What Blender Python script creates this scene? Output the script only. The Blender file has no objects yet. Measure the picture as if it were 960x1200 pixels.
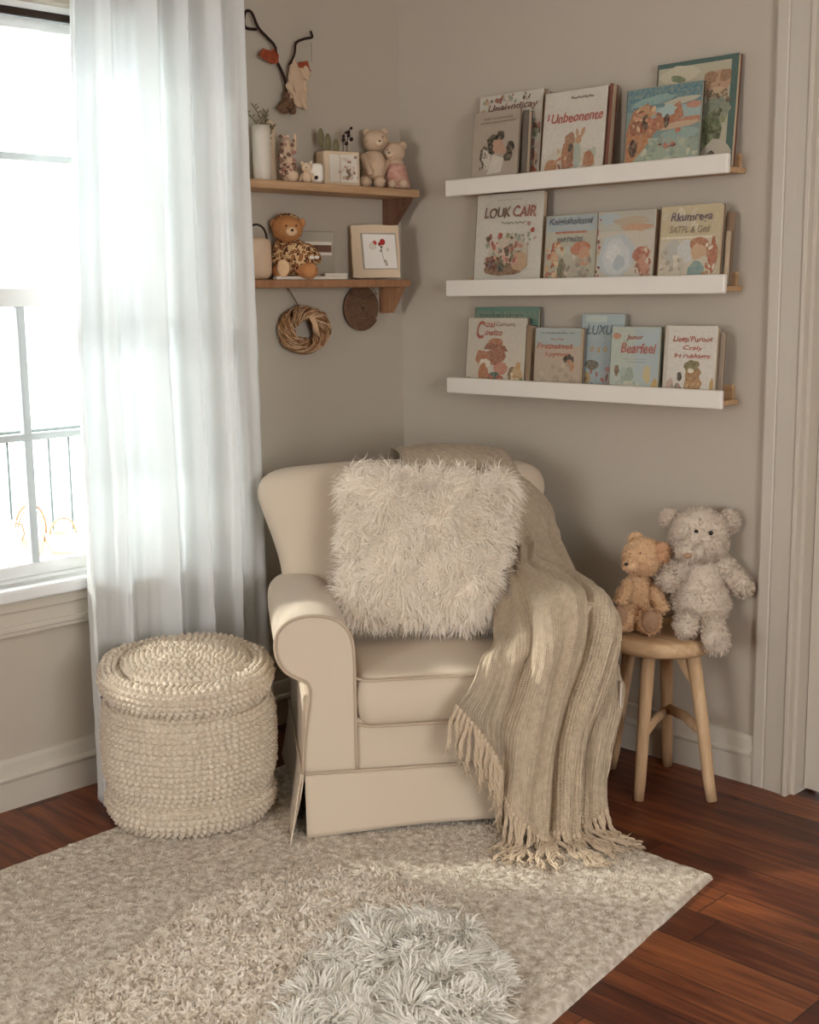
import bpy, bmesh, math, random
import numpy as np
from math import sin, cos, pi, radians, sqrt
from mathutils import Vector, Matrix

random.seed(7)
RNG = np.random.default_rng(7)
SC = bpy.context.scene
COL = SC.collection

# ------------------------------------------------------------------ helpers
def lin(h):
    if isinstance(h, str):
        h = h.lstrip('#')
        c = [int(h[i:i+2], 16)/255 for i in (0, 2, 4)]
    else:
        c = list(h)
    return tuple(x/12.92 if x <= .04045 else ((x+.055)/1.055)**2.4 for x in c)

def tag(o, label=None, cat=None, group=None, kind=None):
    if label: o['label'] = label
    if cat: o['category'] = cat
    if group: o['group'] = group
    if kind: o['kind'] = kind
    return o

def empty(name, loc=(0, 0, 0), rz=0, label=None, cat=None, group=None, rot=None):
    o = bpy.data.objects.new(name, None); COL.objects.link(o)
    o.empty_display_size = .05
    o.location = loc; o.rotation_euler = rot if rot else (0, 0, rz)
    return tag(o, label, cat, group)

class MB:
    """collects geometry for one mesh object"""
    def __init__(s): s.v = []; s.f = []; s.c = []; s.sm = []; s.n = 0
    def add(s, v, f, color=None, smooth=True):
        v = np.asarray(v, float).reshape(-1, 3)
        s.v.append(v)
        if isinstance(f, np.ndarray): f = f.tolist()
        s.f += [[i+s.n for i in q] for q in f]
        s.c += [color]*len(f); s.sm += [smooth]*len(f)
        s.n += len(v); return s
    def box(s, a, b, color=None):
        x0, y0, z0 = a; x1, y1, z1 = b
        v = [(x0,y0,z0),(x1,y0,z0),(x1,y1,z0),(x0,y1,z0),(x0,y0,z1),(x1,y0,z1),(x1,y1,z1),(x0,y1,z1)]
        return s.add(v, [[0,3,2,1],[4,5,6,7],[0,1,5,4],[1,2,6,5],[2,3,7,6],[3,0,4,7]], color, False)
    def bbox(s, a, b, r=.004, seg=2, color=None):
        """box with bevelled edges"""
        bm = bmesh.new(); bmesh.ops.create_cube(bm, size=1)
        for w in bm.verts:
            w.co = Vector([(a[i]+b[i])/2 + w.co[i]*(b[i]-a[i]) for i in range(3)])
        bmesh.ops.bevel(bm, geom=list(bm.edges), offset=r, segments=seg, affect='EDGES', profile=.5)
        return s.bm(bm, color, False)
    def bm(s, bm, color=None, smooth=True):
        bm.verts.ensure_lookup_table(); bm.verts.index_update()
        s.add([w.co[:] for w in bm.verts], [[w.index for w in f.verts] for f in bm.faces], color, smooth)
        bm.free(); return s
    def tube(s, pts, r, n=8, color=None, cap=True, flat=1.0):
        pts = [Vector(p) for p in pts]; m = len(pts)
        rr = r if isinstance(r, (list, tuple)) else [r]*m
        T = [(pts[min(i+1, m-1)]-pts[max(i-1, 0)]).normalized() for i in range(m)]
        up = Vector((0, 0, 1)) if abs(T[0].z) < .9 else Vector((1, 0, 0))
        A = T[0].cross(up).normalized(); V = []
        for i in range(m):
            A = (A - T[i]*A.dot(T[i])).normalized(); B = T[i].cross(A)
            for k in range(n):
                t = 2*pi*k/n
                V.append(pts[i] + A*(rr[i]*cos(t)) + B*(rr[i]*sin(t)*flat))
        F = [[i*n+k, i*n+(k+1) % n, (i+1)*n+(k+1) % n, (i+1)*n+k] for i in range(m-1) for k in range(n)]
        if cap:
            F.append(list(range(n))[::-1]); F.append([(m-1)*n+k for k in range(n)])
        return s.add([p[:] for p in V], F, color)
    def lathe(s, prof, c=(0, 0, 0), n=32, color=None, smooth=True):
        V = []; F = []
        for r, z in prof:
            for k in range(n):
                t = 2*pi*k/n; V.append((c[0]+r*cos(t), c[1]+r*sin(t), c[2]+z))
        m = len(prof)
        F = [[i*n+k, i*n+(k+1) % n, (i+1)*n+(k+1) % n, (i+1)*n+k] for i in range(m-1) for k in range(n)]
        F.append(list(range(n))[::-1]); F.append([(m-1)*n+k for k in range(n)])
        return s.add(V, F, color, smooth)
    def prism(s, outline, fn, a, b, color=None):
        """outline: 2D points; fn(u,w,d)->xyz ; d from a to b"""
        n = len(outline)
        V = [fn(u, w, a) for u, w in outline] + [fn(u, w, b) for u, w in outline]
        F = [[i, (i+1) % n, n+(i+1) % n, n+i] for i in range(n)] + [list(range(n))[::-1], [n+i for i in range(n)]]
        return s.add(V, F, color, False)
    def ell(s, c, r, R=None, n=24, m=14, color=None, noise=0, nsc=20, seed=0):
        V = []
        for i in range(m+1):
            ph = pi*i/m
            for k in range(n):
                t = 2*pi*k/n; V.append((sin(ph)*cos(t), sin(ph)*sin(t), cos(ph)))
        V = np.array(V)
        if noise:
            V = V*(1+noise*(vnoise(V*np.array(r)*nsc, seed)-.5))[:, None]
        V = V*np.array(r)
        if R is not None: V = V @ np.array(R.to_3x3()).T
        V = V+np.array(c)
        F = [[i*n+k, (i+1)*n+k, (i+1)*n+(k+1) % n, i*n+(k+1) % n] for i in range(m) for k in range(n)]
        return s.add(V, F, color)
    def build(s, name, mat, parent=None, colors=False):
        me = bpy.data.meshes.new(name)
        V = np.concatenate(s.v) if s.v else np.zeros((0, 3))
        me.from_pydata(V.tolist(), [], s.f)
        me.polygons.foreach_set('use_smooth', s.sm)
        if colors:
            at = me.color_attributes.new('Col', 'FLOAT_COLOR', 'CORNER')
            arr = []
            for f, c in zip(s.f, s.c):
                c = c or (.8, .8, .8); arr += [c[0], c[1], c[2], 1.0]*len(f)
            at.data.foreach_set('color', arr)
        me.materials.append(mat); me.update()
        o = bpy.data.objects.new(name, me); COL.objects.link(o)
        if parent: o.parent = parent
        return o

def grid_obj(name, P, mat, parent=None, closed=False, uv=None, extra=None):
    """P: (ny,nx,3) array -> grid mesh; extra (verts, quads) appended"""
    ny, nx = P.shape[:2]
    idx = np.arange(ny*nx).reshape(ny, nx)
    if closed: idx = np.concatenate([idx, idx[:, :1]], 1)
    Q = np.stack([idx[:-1, :-1], idx[:-1, 1:], idx[1:, 1:], idx[1:, :-1]], -1).reshape(-1, 4)
    V = P.reshape(-1, 3)
    if extra is not None:
        Q = np.concatenate([Q, extra[1]+len(V)]); V = np.concatenate([V, extra[0]])
    return raw_obj(name, V, Q, mat, parent, uv.reshape(-1, 2) if uv is not None else None)

def raw_obj(name, V, Q, mat, parent=None, uv=None):
    me = bpy.data.meshes.new(name)
    V = np.ascontiguousarray(V, dtype=np.float32); Q = np.ascontiguousarray(Q, dtype=np.int32)
    me.vertices.add(len(V)); me.vertices.foreach_set('co', V.ravel())
    me.loops.add(Q.size); me.loops.foreach_set('vertex_index', Q.ravel())
    me.polygons.add(len(Q)); me.polygons.foreach_set('loop_start', np.arange(0, Q.size, Q.shape[1], dtype=np.int32))
    me.polygons.foreach_set('use_smooth', np.ones(len(Q), dtype=bool))
    me.update(calc_edges=True); me.validate()
    if uv is not None:
        l = me.uv_layers.new(name='UVMap')
        U = np.zeros((len(V), 2), np.float32); U[:len(uv)] = uv
        l.data.foreach_set('uv', U[Q.ravel()].ravel())
    me.materials.append(mat)
    o = bpy.data.objects.new(name, me); COL.objects.link(o)
    if parent: o.parent = parent
    return o

def vnoise(P, seed=0):
    P = np.asarray(P, float); I = np.floor(P).astype(np.int64); f = P-I; f = f*f*(3-2*f)
    def h(i, j, k):
        n = (i*374761393+j*668265263+k*2147483647+seed*974634777) & 0xffffffff
        n = ((n ^ (n >> 13))*1274126177) & 0xffffffff
        return ((n ^ (n >> 16)) & 0xffff)/65535.
    r = 0
    for a in (0, 1):
        for b in (0, 1):
            for c in (0, 1):
                w = (f[..., 0] if a else 1-f[..., 0])*(f[..., 1] if b else 1-f[..., 1])*(f[..., 2] if c else 1-f[..., 2])
                r = r+w*h(I[..., 0]+a, I[..., 1]+b, I[..., 2]+c)
    return r

def fbm(P, seed=0, o=3):
    r = 0; a = .5; t = 0
    for i in range(o): r = r+a*vnoise(P*(2**i), seed+i); t += a; a *= .5
    return r/t

def nvec(P, seed):
    return np.stack([vnoise(P, seed), vnoise(P, seed+11), vnoise(P, seed+23)], -1)*2-1

def unit(a): return a/np.maximum(np.linalg.norm(a, axis=-1, keepdims=True), 1e-9)

def strands(P, N, length, width, segs=4, clump=8., spread=.6, droop=.5, curl=.4, seed=1, lift=.6, wn=30.):
    """thin tapering ribbons that grow from the points P along N; returns verts, quads"""
    n = len(P); rg = np.random.default_rng(seed)
    L = length*(.65+.7*rg.random(n)); W = width*(.7+.6*rg.random(n))
    fld = nvec(P*clump, seed)
    D = unit(N*lift + fld*spread + rg.normal(0, .18, (n, 3)))
    pos = P.copy(); side = unit(np.cross(D, rg.normal(0, 1, (n, 3))))
    rows = []
    for i in range(segs+1):
        t = i/segs
        w = W*(1-.75*t**2)
        rows.append(pos-side*w[:, None]/2); rows.append(pos+side*w[:, None]/2)
        D = unit(D + np.array([0, 0, -droop/segs]) + nvec(P*wn+t*3.1, seed+5)*curl)
        inn = (D*N).sum(-1); D = D + N*np.maximum(0, .12-inn)[:, None]
        pos = pos + D*(L/segs)[:, None]
    V = np.stack(rows, 1)            # n, 2(segs+1), 3
    m = 2*(segs+1); base = (np.arange(n)*m)[:, None, None]
    q = np.array([[2*i, 2*i+1, 2*i+3, 2*i+2] for i in range(segs)])[None]
    return V.reshape(-1, 3), (base+q).reshape(-1, 4)

def sample_faces(V, Q, n, seed=0):
    """random points on a quad mesh and their normals"""
    rg = np.random.default_rng(seed)
    a, b, c, d = (V[Q[:, i]] for i in range(4))
    nn = np.cross(c-a, d-b); ar = np.linalg.norm(nn, axis=1)+1e-12
    pick = rg.choice(len(Q), n, p=ar/ar.sum()); s = rg.random((n, 1)); t = rg.random((n, 1))
    p = (a[pick]*(1-s)+b[pick]*s)*(1-t)+(d[pick]*(1-s)+c[pick]*s)*t
    return p, unit(nn[pick])

def grid_sample(P, n, closed=False, seed=0):
    ny, nx = P.shape[:2]; idx = np.arange(ny*nx).reshape(ny, nx)
    if closed: idx = np.concatenate([idx, idx[:, :1]], 1)
    Q = np.stack([idx[:-1, :-1], idx[:-1, 1:], idx[1:, 1:], idx[1:, :-1]], -1).reshape(-1, 4)
    return sample_faces(P.reshape(-1, 3), Q, n, seed)

def crv(pts, n):
    """catmull-rom through the points, n samples, works on lists of tuples of any length"""
    P = np.array(pts, float); m = len(P); out = []
    for i in range(n):
        t = i/(n-1)*(m-1); k = min(int(t), m-2); f = t-k
        p0 = P[max(k-1, 0)]; p1 = P[k]; p2 = P[k+1]; p3 = P[min(k+2, m-1)]
        out.append(.5*((2*p1)+(-p0+p2)*f+(2*p0-5*p1+4*p2-p3)*f*f+(-p0+3*p1-3*p2+p3)*f**3))
    return np.array(out)

def puffy(outline, thick, edge, bulge, fn, nr=8, ncen=6, backflat=False):
    """a padded slab: closed 2D outline (centred on 0,0), rounded rim, crowned faces. fn(u,w,d)->xyz. Returns V,F"""
    O = np.array(outline, float); n = len(O); R = np.linalg.norm(O, axis=1)
    rings = []
    def ring(scale_abs, scale_rel, d): rings.append((O*(1-scale_abs/R)[:, None]*scale_rel, d))
    h = thick/2
    for i in range(ncen):                       # front centre -> rim
        s = (i+1)/ncen
        ring(edge, s, h+bulge*(1-s*s))
    for i in range(1, nr):
        a = pi/2-pi*i/nr
        ring(edge*(1-cos(a)), 1, h*sin(a))
    for i in range(ncen):
        s = 1-i/ncen
        ring(edge, s, -(h+(0 if backflat else bulge)*(1-s*s)))
    V = [fn(0, 0, h+bulge)]
    for r, d in rings: V += [fn(p[0], p[1], d) for p in r]
    V.append(fn(0, 0, -(h+(0 if backflat else bulge))))
    F = [[0, 1+k, 1+(k+1) % n] for k in range(n)]
    for i in range(len(rings)-1):
        a = 1+i*n; b = a+n
        F += [[a+k, b+k, b+(k+1) % n, a+(k+1) % n] for k in range(n)]
    l = 1+(len(rings)-1)*n; e = len(V)-1
    F += [[l+k, e, l+(k+1) % n] for k in range(n)]
    return V, F

def rrect(w, h, r, n=6, bow=0.0):
    """rounded rectangle outline, half sizes w,h"""
    P = []
    for cx, cy, a0 in ((w-r, h-r, 0), (-w+r, h-r, 90), (-w+r, -h+r, 180), (w-r, -h+r, 270)):
        for i in range(n+1):
            a = radians(a0+90*i/n); P.append((cx+r*cos(a), cy+r*sin(a)))
    out = []
    m = len(P)
    for i in range(m):
        a = np.array(P[i]); b = np.array(P[(i+1) % m]); L = np.linalg.norm(b-a)
        k = max(1, int(L/.02))
        for j in range(k): out.append(tuple(a+(b-a)*j/k))
    if bow:
        out = [(x*(1-bow*(1-abs(y/h)**2)), y*(1-bow*(1-abs(x/w)**2))) for x, y in out]
    return out

# ------------------------------------------------------------------ materials
def mat(name, color, rough=.8, noise=None, bump=None, sheen=0, spec=.3, attr=False, extra=None):
    """noise=(scale, colour2, amount, detail) ; bump=(kind, scale, strength, dist)"""
    m = bpy.data.materials.new(name); m.use_nodes = True
    nt = m.node_tree; N = nt.nodes; L = nt.links; N.clear()
    out = N.new('ShaderNodeOutputMaterial'); b = N.new('ShaderNodeBsdfPrincipled')
    L.new(b.outputs[0], out.inputs[0])
    b.inputs['Base Color'].default_value = (*lin(color), 1); b.inputs['Roughness'].default_value = rough
    b.inputs['Specular IOR Level'].default_value = spec
    if sheen:
        b.inputs['Sheen Weight'].default_value = sheen; b.inputs['Sheen Roughness'].default_value = .5
    tc = N.new('ShaderNodeTexCoord'); co = tc.outputs['Object']
    if attr:
        a = N.new('ShaderNodeAttribute'); a.attribute_name = 'Col'; L.new(a.outputs['Color'], b.inputs['Base Color'])
    if noise:
        n = N.new('ShaderNodeTexNoise'); n.inputs['Scale'].default_value = noise[0]
        n.inputs['Detail'].default_value = noise[3] if len(noise) > 3 else 4
        L.new(co, n.inputs['Vector'])
        r = N.new('ShaderNodeValToRGB'); r.color_ramp.elements[0].position = .35; r.color_ramp.elements[1].position = .65
        L.new(n.outputs[0], r.inputs[0])
        mm = N.new('ShaderNodeMath'); mm.operation = 'MULTIPLY'; mm.inputs[1].default_value = noise[2]; L.new(r.outputs[0], mm.inputs[0])
        mx = N.new('ShaderNodeMix'); mx.data_type = 'RGBA'; L.new(mm.outputs[0], mx.inputs[0])
        if attr: L.new(a.outputs['Color'], mx.inputs[6])
        else: mx.inputs[6].default_value = (*lin(color), 1)
        mx.inputs[7].default_value = (*lin(noise[1]), 1); L.new(mx.outputs[2], b.inputs['Base Color'])
    if bump:
        kind, sc, st, dist = bump
        if kind == 'noise':
            t = N.new('ShaderNodeTexNoise'); t.inputs['Scale'].default_value = sc; t.inputs['Detail'].default_value = 3; L.new(co, t.inputs['Vector']); h = t.outputs[0]
        elif kind == 'voronoi':
            t = N.new('ShaderNodeTexVoronoi'); t.inputs['Scale'].default_value = sc; L.new(co, t.inputs['Vector']); h = t.outputs[0]
        elif kind == 'weave' or kind == 'uvweave':
            src = co if kind == 'weave' else tc.outputs['UV']
            hs = []
            for d in ('X', 'Y') if kind == 'uvweave' else ('X', 'Z'):
                w = N.new('ShaderNodeTexWave'); w.bands_direction = d; w.inputs['Scale'].default_value = sc; w.inputs['Distortion'].default_value = 1.5
                w.inputs['Detail Scale'].default_value = 3
                L.new(src, w.inputs['Vector']); hs.append(w.outputs['Fac'])
            t = N.new('ShaderNodeMath'); t.operation = 'MULTIPLY' if kind == 'uvweave' else 'ADD'; L.new(hs[0], t.inputs[0]); L.new(hs[1], t.inputs[1]); h = t.outputs[0]
        bp = N.new('ShaderNodeBump'); bp.inputs['Strength'].default_value = st; bp.inputs['Distance'].default_value = dist
        L.new(h, bp.inputs['Height']); L.new(bp.outputs[0], b.inputs['Normal'])
    return m

def wood(name, c1, c2, axis='X', scale=1.0, rough=.5, ring=18.):
    m = mat(name, c1, rough); nt = m.node_tree; N = nt.nodes; L = nt.links; b = N['Principled BSDF']
    tc = N.new('ShaderNodeTexCoord'); mp = N.new('ShaderNodeMapping')
    s = [ring*scale]*3; s['XYZ'.index(axis)] = 1.3*scale; mp.inputs['Scale'].default_value = s
    L.new(tc.outputs['Object'], mp.inputs['Vector'])
    n = N.new('ShaderNodeTexNoise'); n.inputs['Scale'].default_value = 2.5; n.inputs['Detail'].default_value = 6; n.inputs['Distortion'].default_value = .6
    L.new(mp.outputs[0], n.inputs['Vector'])
    r = N.new('ShaderNodeValToRGB'); r.color_ramp.elements[0].position = .3; r.color_ramp.elements[1].position = .7
    r.color_ramp.elements[0].color = (*lin(c1), 1); r.color_ramp.elements[1].color = (*lin(c2), 1)
    L.new(n.outputs[0], r.inputs[0]); L.new(r.outputs[0], b.inputs['Base Color'])
    bp = N.new('ShaderNodeBump'); bp.inputs['Strength'].default_value = .15; bp.inputs['Distance'].default_value = .002
    L.new(n.outputs[0], bp.inputs['Height']); L.new(bp.outputs[0], b.inputs['Normal'])
    return m

def floor_mat():
    m = mat('floor_planks', '#5a2a18', .34, spec=.45); nt = m.node_tree; N = nt.nodes; L = nt.links; b = N['Principled BSDF']
    tc = N.new('ShaderNodeTexCoord'); sx = N.new('ShaderNodeSeparateXYZ'); L.new(tc.outputs['Object'], sx.inputs[0])
    def M(op, a, bb=None):
        n = N.new('ShaderNodeMath'); n.operation = op
        for i, q in enumerate((a, bb)):
            if q is None: continue
            if isinstance(q, (int, float)): n.inputs[i].default_value = q
            else: L.new(q, n.inputs[i])
        return n.outputs[0]
    yy = M('DIVIDE', sx.outputs['Y'], .135); row = M('FLOOR', yy); fy = M('FRACT', yy)
    wn = N.new('ShaderNodeTexWhiteNoise'); wn.noise_dimensions = '1D'; L.new(row, wn.inputs['W'])
    xx = M('ADD', M('DIVIDE', sx.outputs['X'], 1.3), M('MULTIPLY', wn.outputs['Value'], 7.)); colx = M('FLOOR', xx); fx = M('FRACT', xx)
    cb = N.new('ShaderNodeCombineXYZ'); L.new(row, cb.inputs[0]); L.new(colx, cb.inputs[1])
    w2 = N.new('ShaderNodeTexWhiteNoise'); w2.noise_dimensions = '2D'; L.new(cb.outputs[0], w2.inputs['Vector'])
    ey = M('MINIMUM', fy, M('SUBTRACT', 1., fy)); ex = M('MINIMUM', fx, M('SUBTRACT', 1., fx))
    gap = M('MINIMUM', M('MULTIPLY', ey, .135), M('MULTIPLY', ex, 1.3))
    g = N.new('ShaderNodeMapRange'); g.inputs[1].default_value = .0006; g.inputs[2].default_value = .0022; L.new(gap, g.inputs[0])
    # grain
    c3 = N.new('ShaderNodeCombineXYZ'); L.new(M('MULTIPLY', sx.outputs['X'], 1.6), c3.inputs[0]); L.new(M('MULTIPLY', sx.outputs['Y'], 22.), c3.inputs[1]); L.new(M('MULTIPLY', w2.outputs['Value'], 30.), c3.inputs[2])
    n1 = N.new('ShaderNodeTexNoise'); n1.inputs['Scale'].default_value = 1.6; n1.inputs['Detail'].default_value = 7; n1.inputs['Distortion'].default_value = 1.2; L.new(c3.outputs[0], n1.inputs['Vector'])
    n2 = N.new('ShaderNodeTexNoise'); n2.inputs['Scale'].default_value = 3.2; n2.inputs['Detail'].default_value = 3; L.new(tc.outputs['Object'], n2.inputs['Vector'])
    fac = M('ADD', M('MULTIPLY', n1.outputs[0], .62), M('ADD', M('MULTIPLY', w2.outputs['Value'], .22), M('MULTIPLY', n2.outputs[0], .22)))
    r = N.new('ShaderNodeValToRGB'); e = r.color_ramp.elements
    e[0].position = .3; e[0].color = (*lin('#2c120a'), 1); e[1].position = .78; e[1].color = (*lin('#96552f'), 1)
    k = e.new(.5); k.color = (*lin('#562614'), 1)
    L.new(fac, r.inputs[0])
    # knots
    v = N.new('ShaderNodeTexVoronoi'); v.inputs['Scale'].default_value = 2.4; mp = N.new('ShaderNodeMapping'); mp.inputs['Scale'].default_value = (.7, 1.5, 1); mp.inputs['Location'].default_value = (.37, .2, 0)
    L.new(tc.outputs['Object'], mp.inputs[0]); L.new(mp.outputs[0], v.inputs['Vector'])
    kn = N.new('ShaderNodeMapRange'); kn.inputs[1].default_value = .02; kn.inputs[2].default_value = .07; L.new(v.outputs['Distance'], kn.inputs[0])
    dk = M('MULTIPLY', g.outputs[0], M('ADD', M('MULTIPLY', kn.outputs[0], .6), .4))
    mx = N.new('ShaderNodeMix'); mx.data_type = 'RGBA'; L.new(dk, mx.inputs[0]); mx.inputs[6].default_value = (*lin('#200d07'), 1)
    L.new(r.outputs[0], mx.inputs[7]); L.new(mx.outputs[2], b.inputs['Base Color'])
    rr = N.new('ShaderNodeMapRange'); rr.inputs[3].default_value = .28; rr.inputs[4].default_value = .5; L.new(n2.outputs[0], rr.inputs[0]); L.new(rr.outputs[0], b.inputs['Roughness'])
    bp = N.new('ShaderNodeBump'); bp.inputs['Strength'].default_value = .25; bp.inputs['Distance'].default_value = .003
    L.new(M('ADD', g.outputs[0], M('MULTIPLY', n1.outputs[0], .25)), bp.inputs['Height']); L.new(bp.outputs[0], b.inputs['Normal'])
    return m

def glass_mat():
    m = bpy.data.materials.new('window_glass'); m.use_nodes = True; nt = m.node_tree; N = nt.nodes; L = nt.links; N.clear()
    out = N.new('ShaderNodeOutputMaterial'); t = N.new('ShaderNodeBsdfTransparent'); g = N.new('ShaderNodeBsdfGlossy'); g.inputs['Roughness'].default_value = .02
    t.inputs[0].default_value = (.96, .985, .98, 1)
    fr = N.new('ShaderNodeFresnel'); fr.inputs[0].default_value = 1.45; mx = N.new('ShaderNodeMixShader')
    L.new(fr.outputs[0], mx.inputs[0]); L.new(t.outputs[0], mx.inputs[1]); L.new(g.outputs[0], mx.inputs[2]); L.new(mx.outputs[0], out.inputs[0])
    return m

def cloth_translucent(name, color, tr):
    m = mat(name, color, .95, bump=('weave', 420, .12, .0006), noise=(9, '#e2e2e0', .25, 5)); nt = m.node_tree; N = nt.nodes; L = nt.links
    b = N['Principled BSDF']; out = [n for n in N if n.type == 'OUTPUT_MATERIAL'][0]
    t = N.new('ShaderNodeBsdfTranslucent'); t.inputs[0].default_value = (*lin('#ebf0f3'), 1); mx = N.new('ShaderNodeMixShader'); mx.inputs[0].default_value = tr
    L.new(b.outputs[0], mx.inputs[1]); L.new(t.outputs[0], mx.inputs[2]); L.new(mx.outputs[0], out.inputs[0])
    return m

M = {}
M['wall'] = mat('wall_paint', '#bbb1a1', .9, bump=('noise', 160, .06, .001), noise=(1.2, '#b8ab9a', .3))
M['white'] = mat('white_trim_paint', '#c6bdae', .42, spec=.4, bump=('noise', 60, .03, .001))
M['window_white'] = mat('window_paint', '#dfe0de', .4, spec=.4)
M['sash_grey'] = mat('muntin_paint', '#b9bfc0', .45)
M['ceiling'] = mat('ceiling_paint', '#d8d2c8', .95)
M['floor'] = floor_mat()
M['glass'] = glass_mat()
M['curtain'] = cloth_translucent('linen_curtain', '#f3f1ec', .40)
M['chair'] = mat('cream_upholstery', '#d0bfa9', .9, bump=('weave', 330, .12, .0008), noise=(5, '#d0c2ae', .35, 5), sheen=.15)
M['piping'] = mat('piping_cloth', '#bba892', .9)
M['dark'] = mat('dark_feet', '#2a1c14', .5)
M['fur_white'] = mat('shaggy_pile_cream', '#fff6e8', .85, sheen=.2)
M['pouf'] = mat('chunky_yarn', '#d6c9b6', .95, bump=('noise', 260, .35, .0015), noise=(70, '#b29e84', .45, 2), sheen=.1)
M['throw'] = mat('throw_yarn', '#d3c0a4', .95, bump=('uvweave', 52, .9, .0032), noise=(60, '#a8917a', .4, 3), sheen=.15)
M['yarn'] = mat('tassel_yarn', '#c8b49a', .95, bump=('noise', 400, .4, .001), sheen=.1)
M['rug'] = mat('rug_pile', '#e2d9ca', .98, bump=('noise', 170, .8, .006), noise=(48, '#9c8870', .6, 4))
M['rug_round'] = mat('round_rug_pile', '#e9e0d2', .98, noise=(34, '#c0ad94', .4, 3))
M['sheep'] = mat('sheepskin_wool', '#efebe2', .95, noise=(14, '#d8cfbe', .3, 3))
M['stool'] = wood('stool_wood', '#bd9a74', '#d6b690', 'Z', 1.4, .55)
M['stool_top'] = wood('stool_top_wood', '#bd9a74', '#d6b690', 'X', 1.4, .5)
M['shelf'] = wood('pale_shelf_wood', '#b08a64', '#c9a682', 'Y', 1.5, .55)
M['shelf_dark'] = wood('brown_bracket_wood', '#5e4030', '#7a5640', 'Z', 1.5, .55)
M['shelf_mid'] = wood('mid_bracket_wood', '#94694a', '#a97e5b', 'Z', 1.5, .55)
M['ledge_wood'] = wood('ledge_wood', '#b58f68', '#c9a57e', 'X', 1.5, .55)
M['ledge_white'] = mat('ledge_lip_paint', '#e2dbd0', .45, spec=.4)
M['print'] = mat('printed_cover', '#ffffff', .42, attr=True, noise=(90, '#8a7a66', .14, 3))
M['ink'] = mat('printed_ink', '#ffffff', .5, attr=True, noise=(95, '#b8a88c', .38, 4))
M['pages'] = mat('page_block', '#cdb99a', .9, bump=('weave', 700, .3, .0008))
M['vcol'] = mat('painted_matte', '#ffffff', .75, attr=True)
M['bear_white'] = mat('plush_white', '#d3c4b2', .95, sheen=.25, noise=(45, '#b09c88', .35, 3))
M['bear_tan'] = mat('plush_tan', '#d8b48c', .95, sheen=.25, noise=(45, '#c09770', .4, 3))
M['bear_paw'] = mat('plush_paw', '#a8876c', .9)
M['bear_cream'] = mat('plush_cream', '#cbb094', .9, bump=('noise', 150, .4, .002))
M['bear_pale'] = mat('plush_pale', '#d6bfa2', .9, bump=('noise', 150, .4, .002))
M['orange'] = mat('plush_orange', '#b98050', .9, bump=('noise', 160, .4, .002))
M['ear'] = mat('tan_ear', '#c79c78', .9)
M['eye'] = mat('bead_eye', '#1a100a', .2, spec=.6)
M['ceramic'] = mat('white_ceramic', '#ddd3c4', .45, spec=.5)
M['twig'] = mat('dark_twig', '#2c1a12', .7, bump=('noise', 90, .5, .003))
M['leaf'] = mat('dusty_leaf', '#6f6a4c', .8, noise=(30, '#8d8260', .5, 2))
M['wicker'] = mat('wicker', '#a07650', .85, bump=('noise', 120, .6, .003), noise=(60, '#6e4a30', .6, 3))
M['wicker_dark'] = mat('brown_woven_fibre', '#7a5c46', .9, bump=('noise', 150, .6, .003), noise=(60, '#5a4030', .5, 3))
M['string'] = mat('brown_string', '#5a3c2a', .9)
M['snow'] = mat('snow_cover', '#e8ecee', .9)
M['siding'] = mat('house_siding', '#cfd2d0', .8)
M['black_metal'] = mat('black_rail_metal', '#26302e', .5)
M['foliage'] = mat('frosted_foliage', '#87938e', .9, noise=(6, '#c9d2d2', .6, 3))

# ------------------------------------------------------------------ room
CEIL = 2.62; XR = 5.2; YN = -6.2
S = lambda o: tag(o, kind='structure')
S(MB().box((-.16, YN-.1, -.1), (XR+.1, .75, 0)).build('floor', M['floor']))
S(MB().box((-.16, YN-.1, CEIL), (XR+.1, .75, CEIL+.1)).build('ceiling', M['ceiling']))
# wall A (x=0) with the visible window opening and one added for light
WY0, WY1, WZ0, WZ1 = -2.06, -.925, .645, 2.245
V0, V1 = -4.6, -3.2
w = MB()
w.box((-.15, WY1, 0), (0, .0, CEIL)); w.box((-.15, V1, 0), (0, WY0, CEIL)); w.box((-.15, YN, 0), (0, V0, CEIL))
for a, b in ((WY0, WY1), (V0, V1)):
    w.box((-.15, a, 0), (0, b, WZ0)); w.box((-.15, a, WZ1), (0, b, CEIL))
S(w.build('wall_left', M['wall']))
# wall B (y=0) with a doorway
DX0, DX1, DZ = 1.585, 2.42, 2.06+.35
w = MB(); w.box((-.15, 0, 0), (DX0, .13, CEIL)); w.box((DX1, 0, 0), (XR, .13, CEIL)); w.box((DX0, 0, DZ), (DX1, .13, CEIL))
S(w.build('wall_right', M['wall']))
E0, E1 = -3.5, -1.9
w = MB(); w.box((XR, YN, 0), (XR+.1, E0, CEIL)); w.box((XR, E1, 0), (XR+.1, .13, CEIL)); w.box((XR, E0, 0), (XR+.1, E1, .7)); w.box((XR, E0, 2.25), (XR+.1, E1, CEIL))
S(w.build('wall_east', M['wall']))
w = MB(); w.box((-.15, YN-.1, 0), (1.2, YN, CEIL)); w.box((2.7, YN-.1, 0), (XR+.1, YN, CEIL)); w.box((1.2, YN-.1, 0), (2.7, YN, .75)); w.box((1.2, YN-.1, 2.25), (2.7, YN, CEIL))
S(w.build('wall_back', M['wall']))

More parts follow.
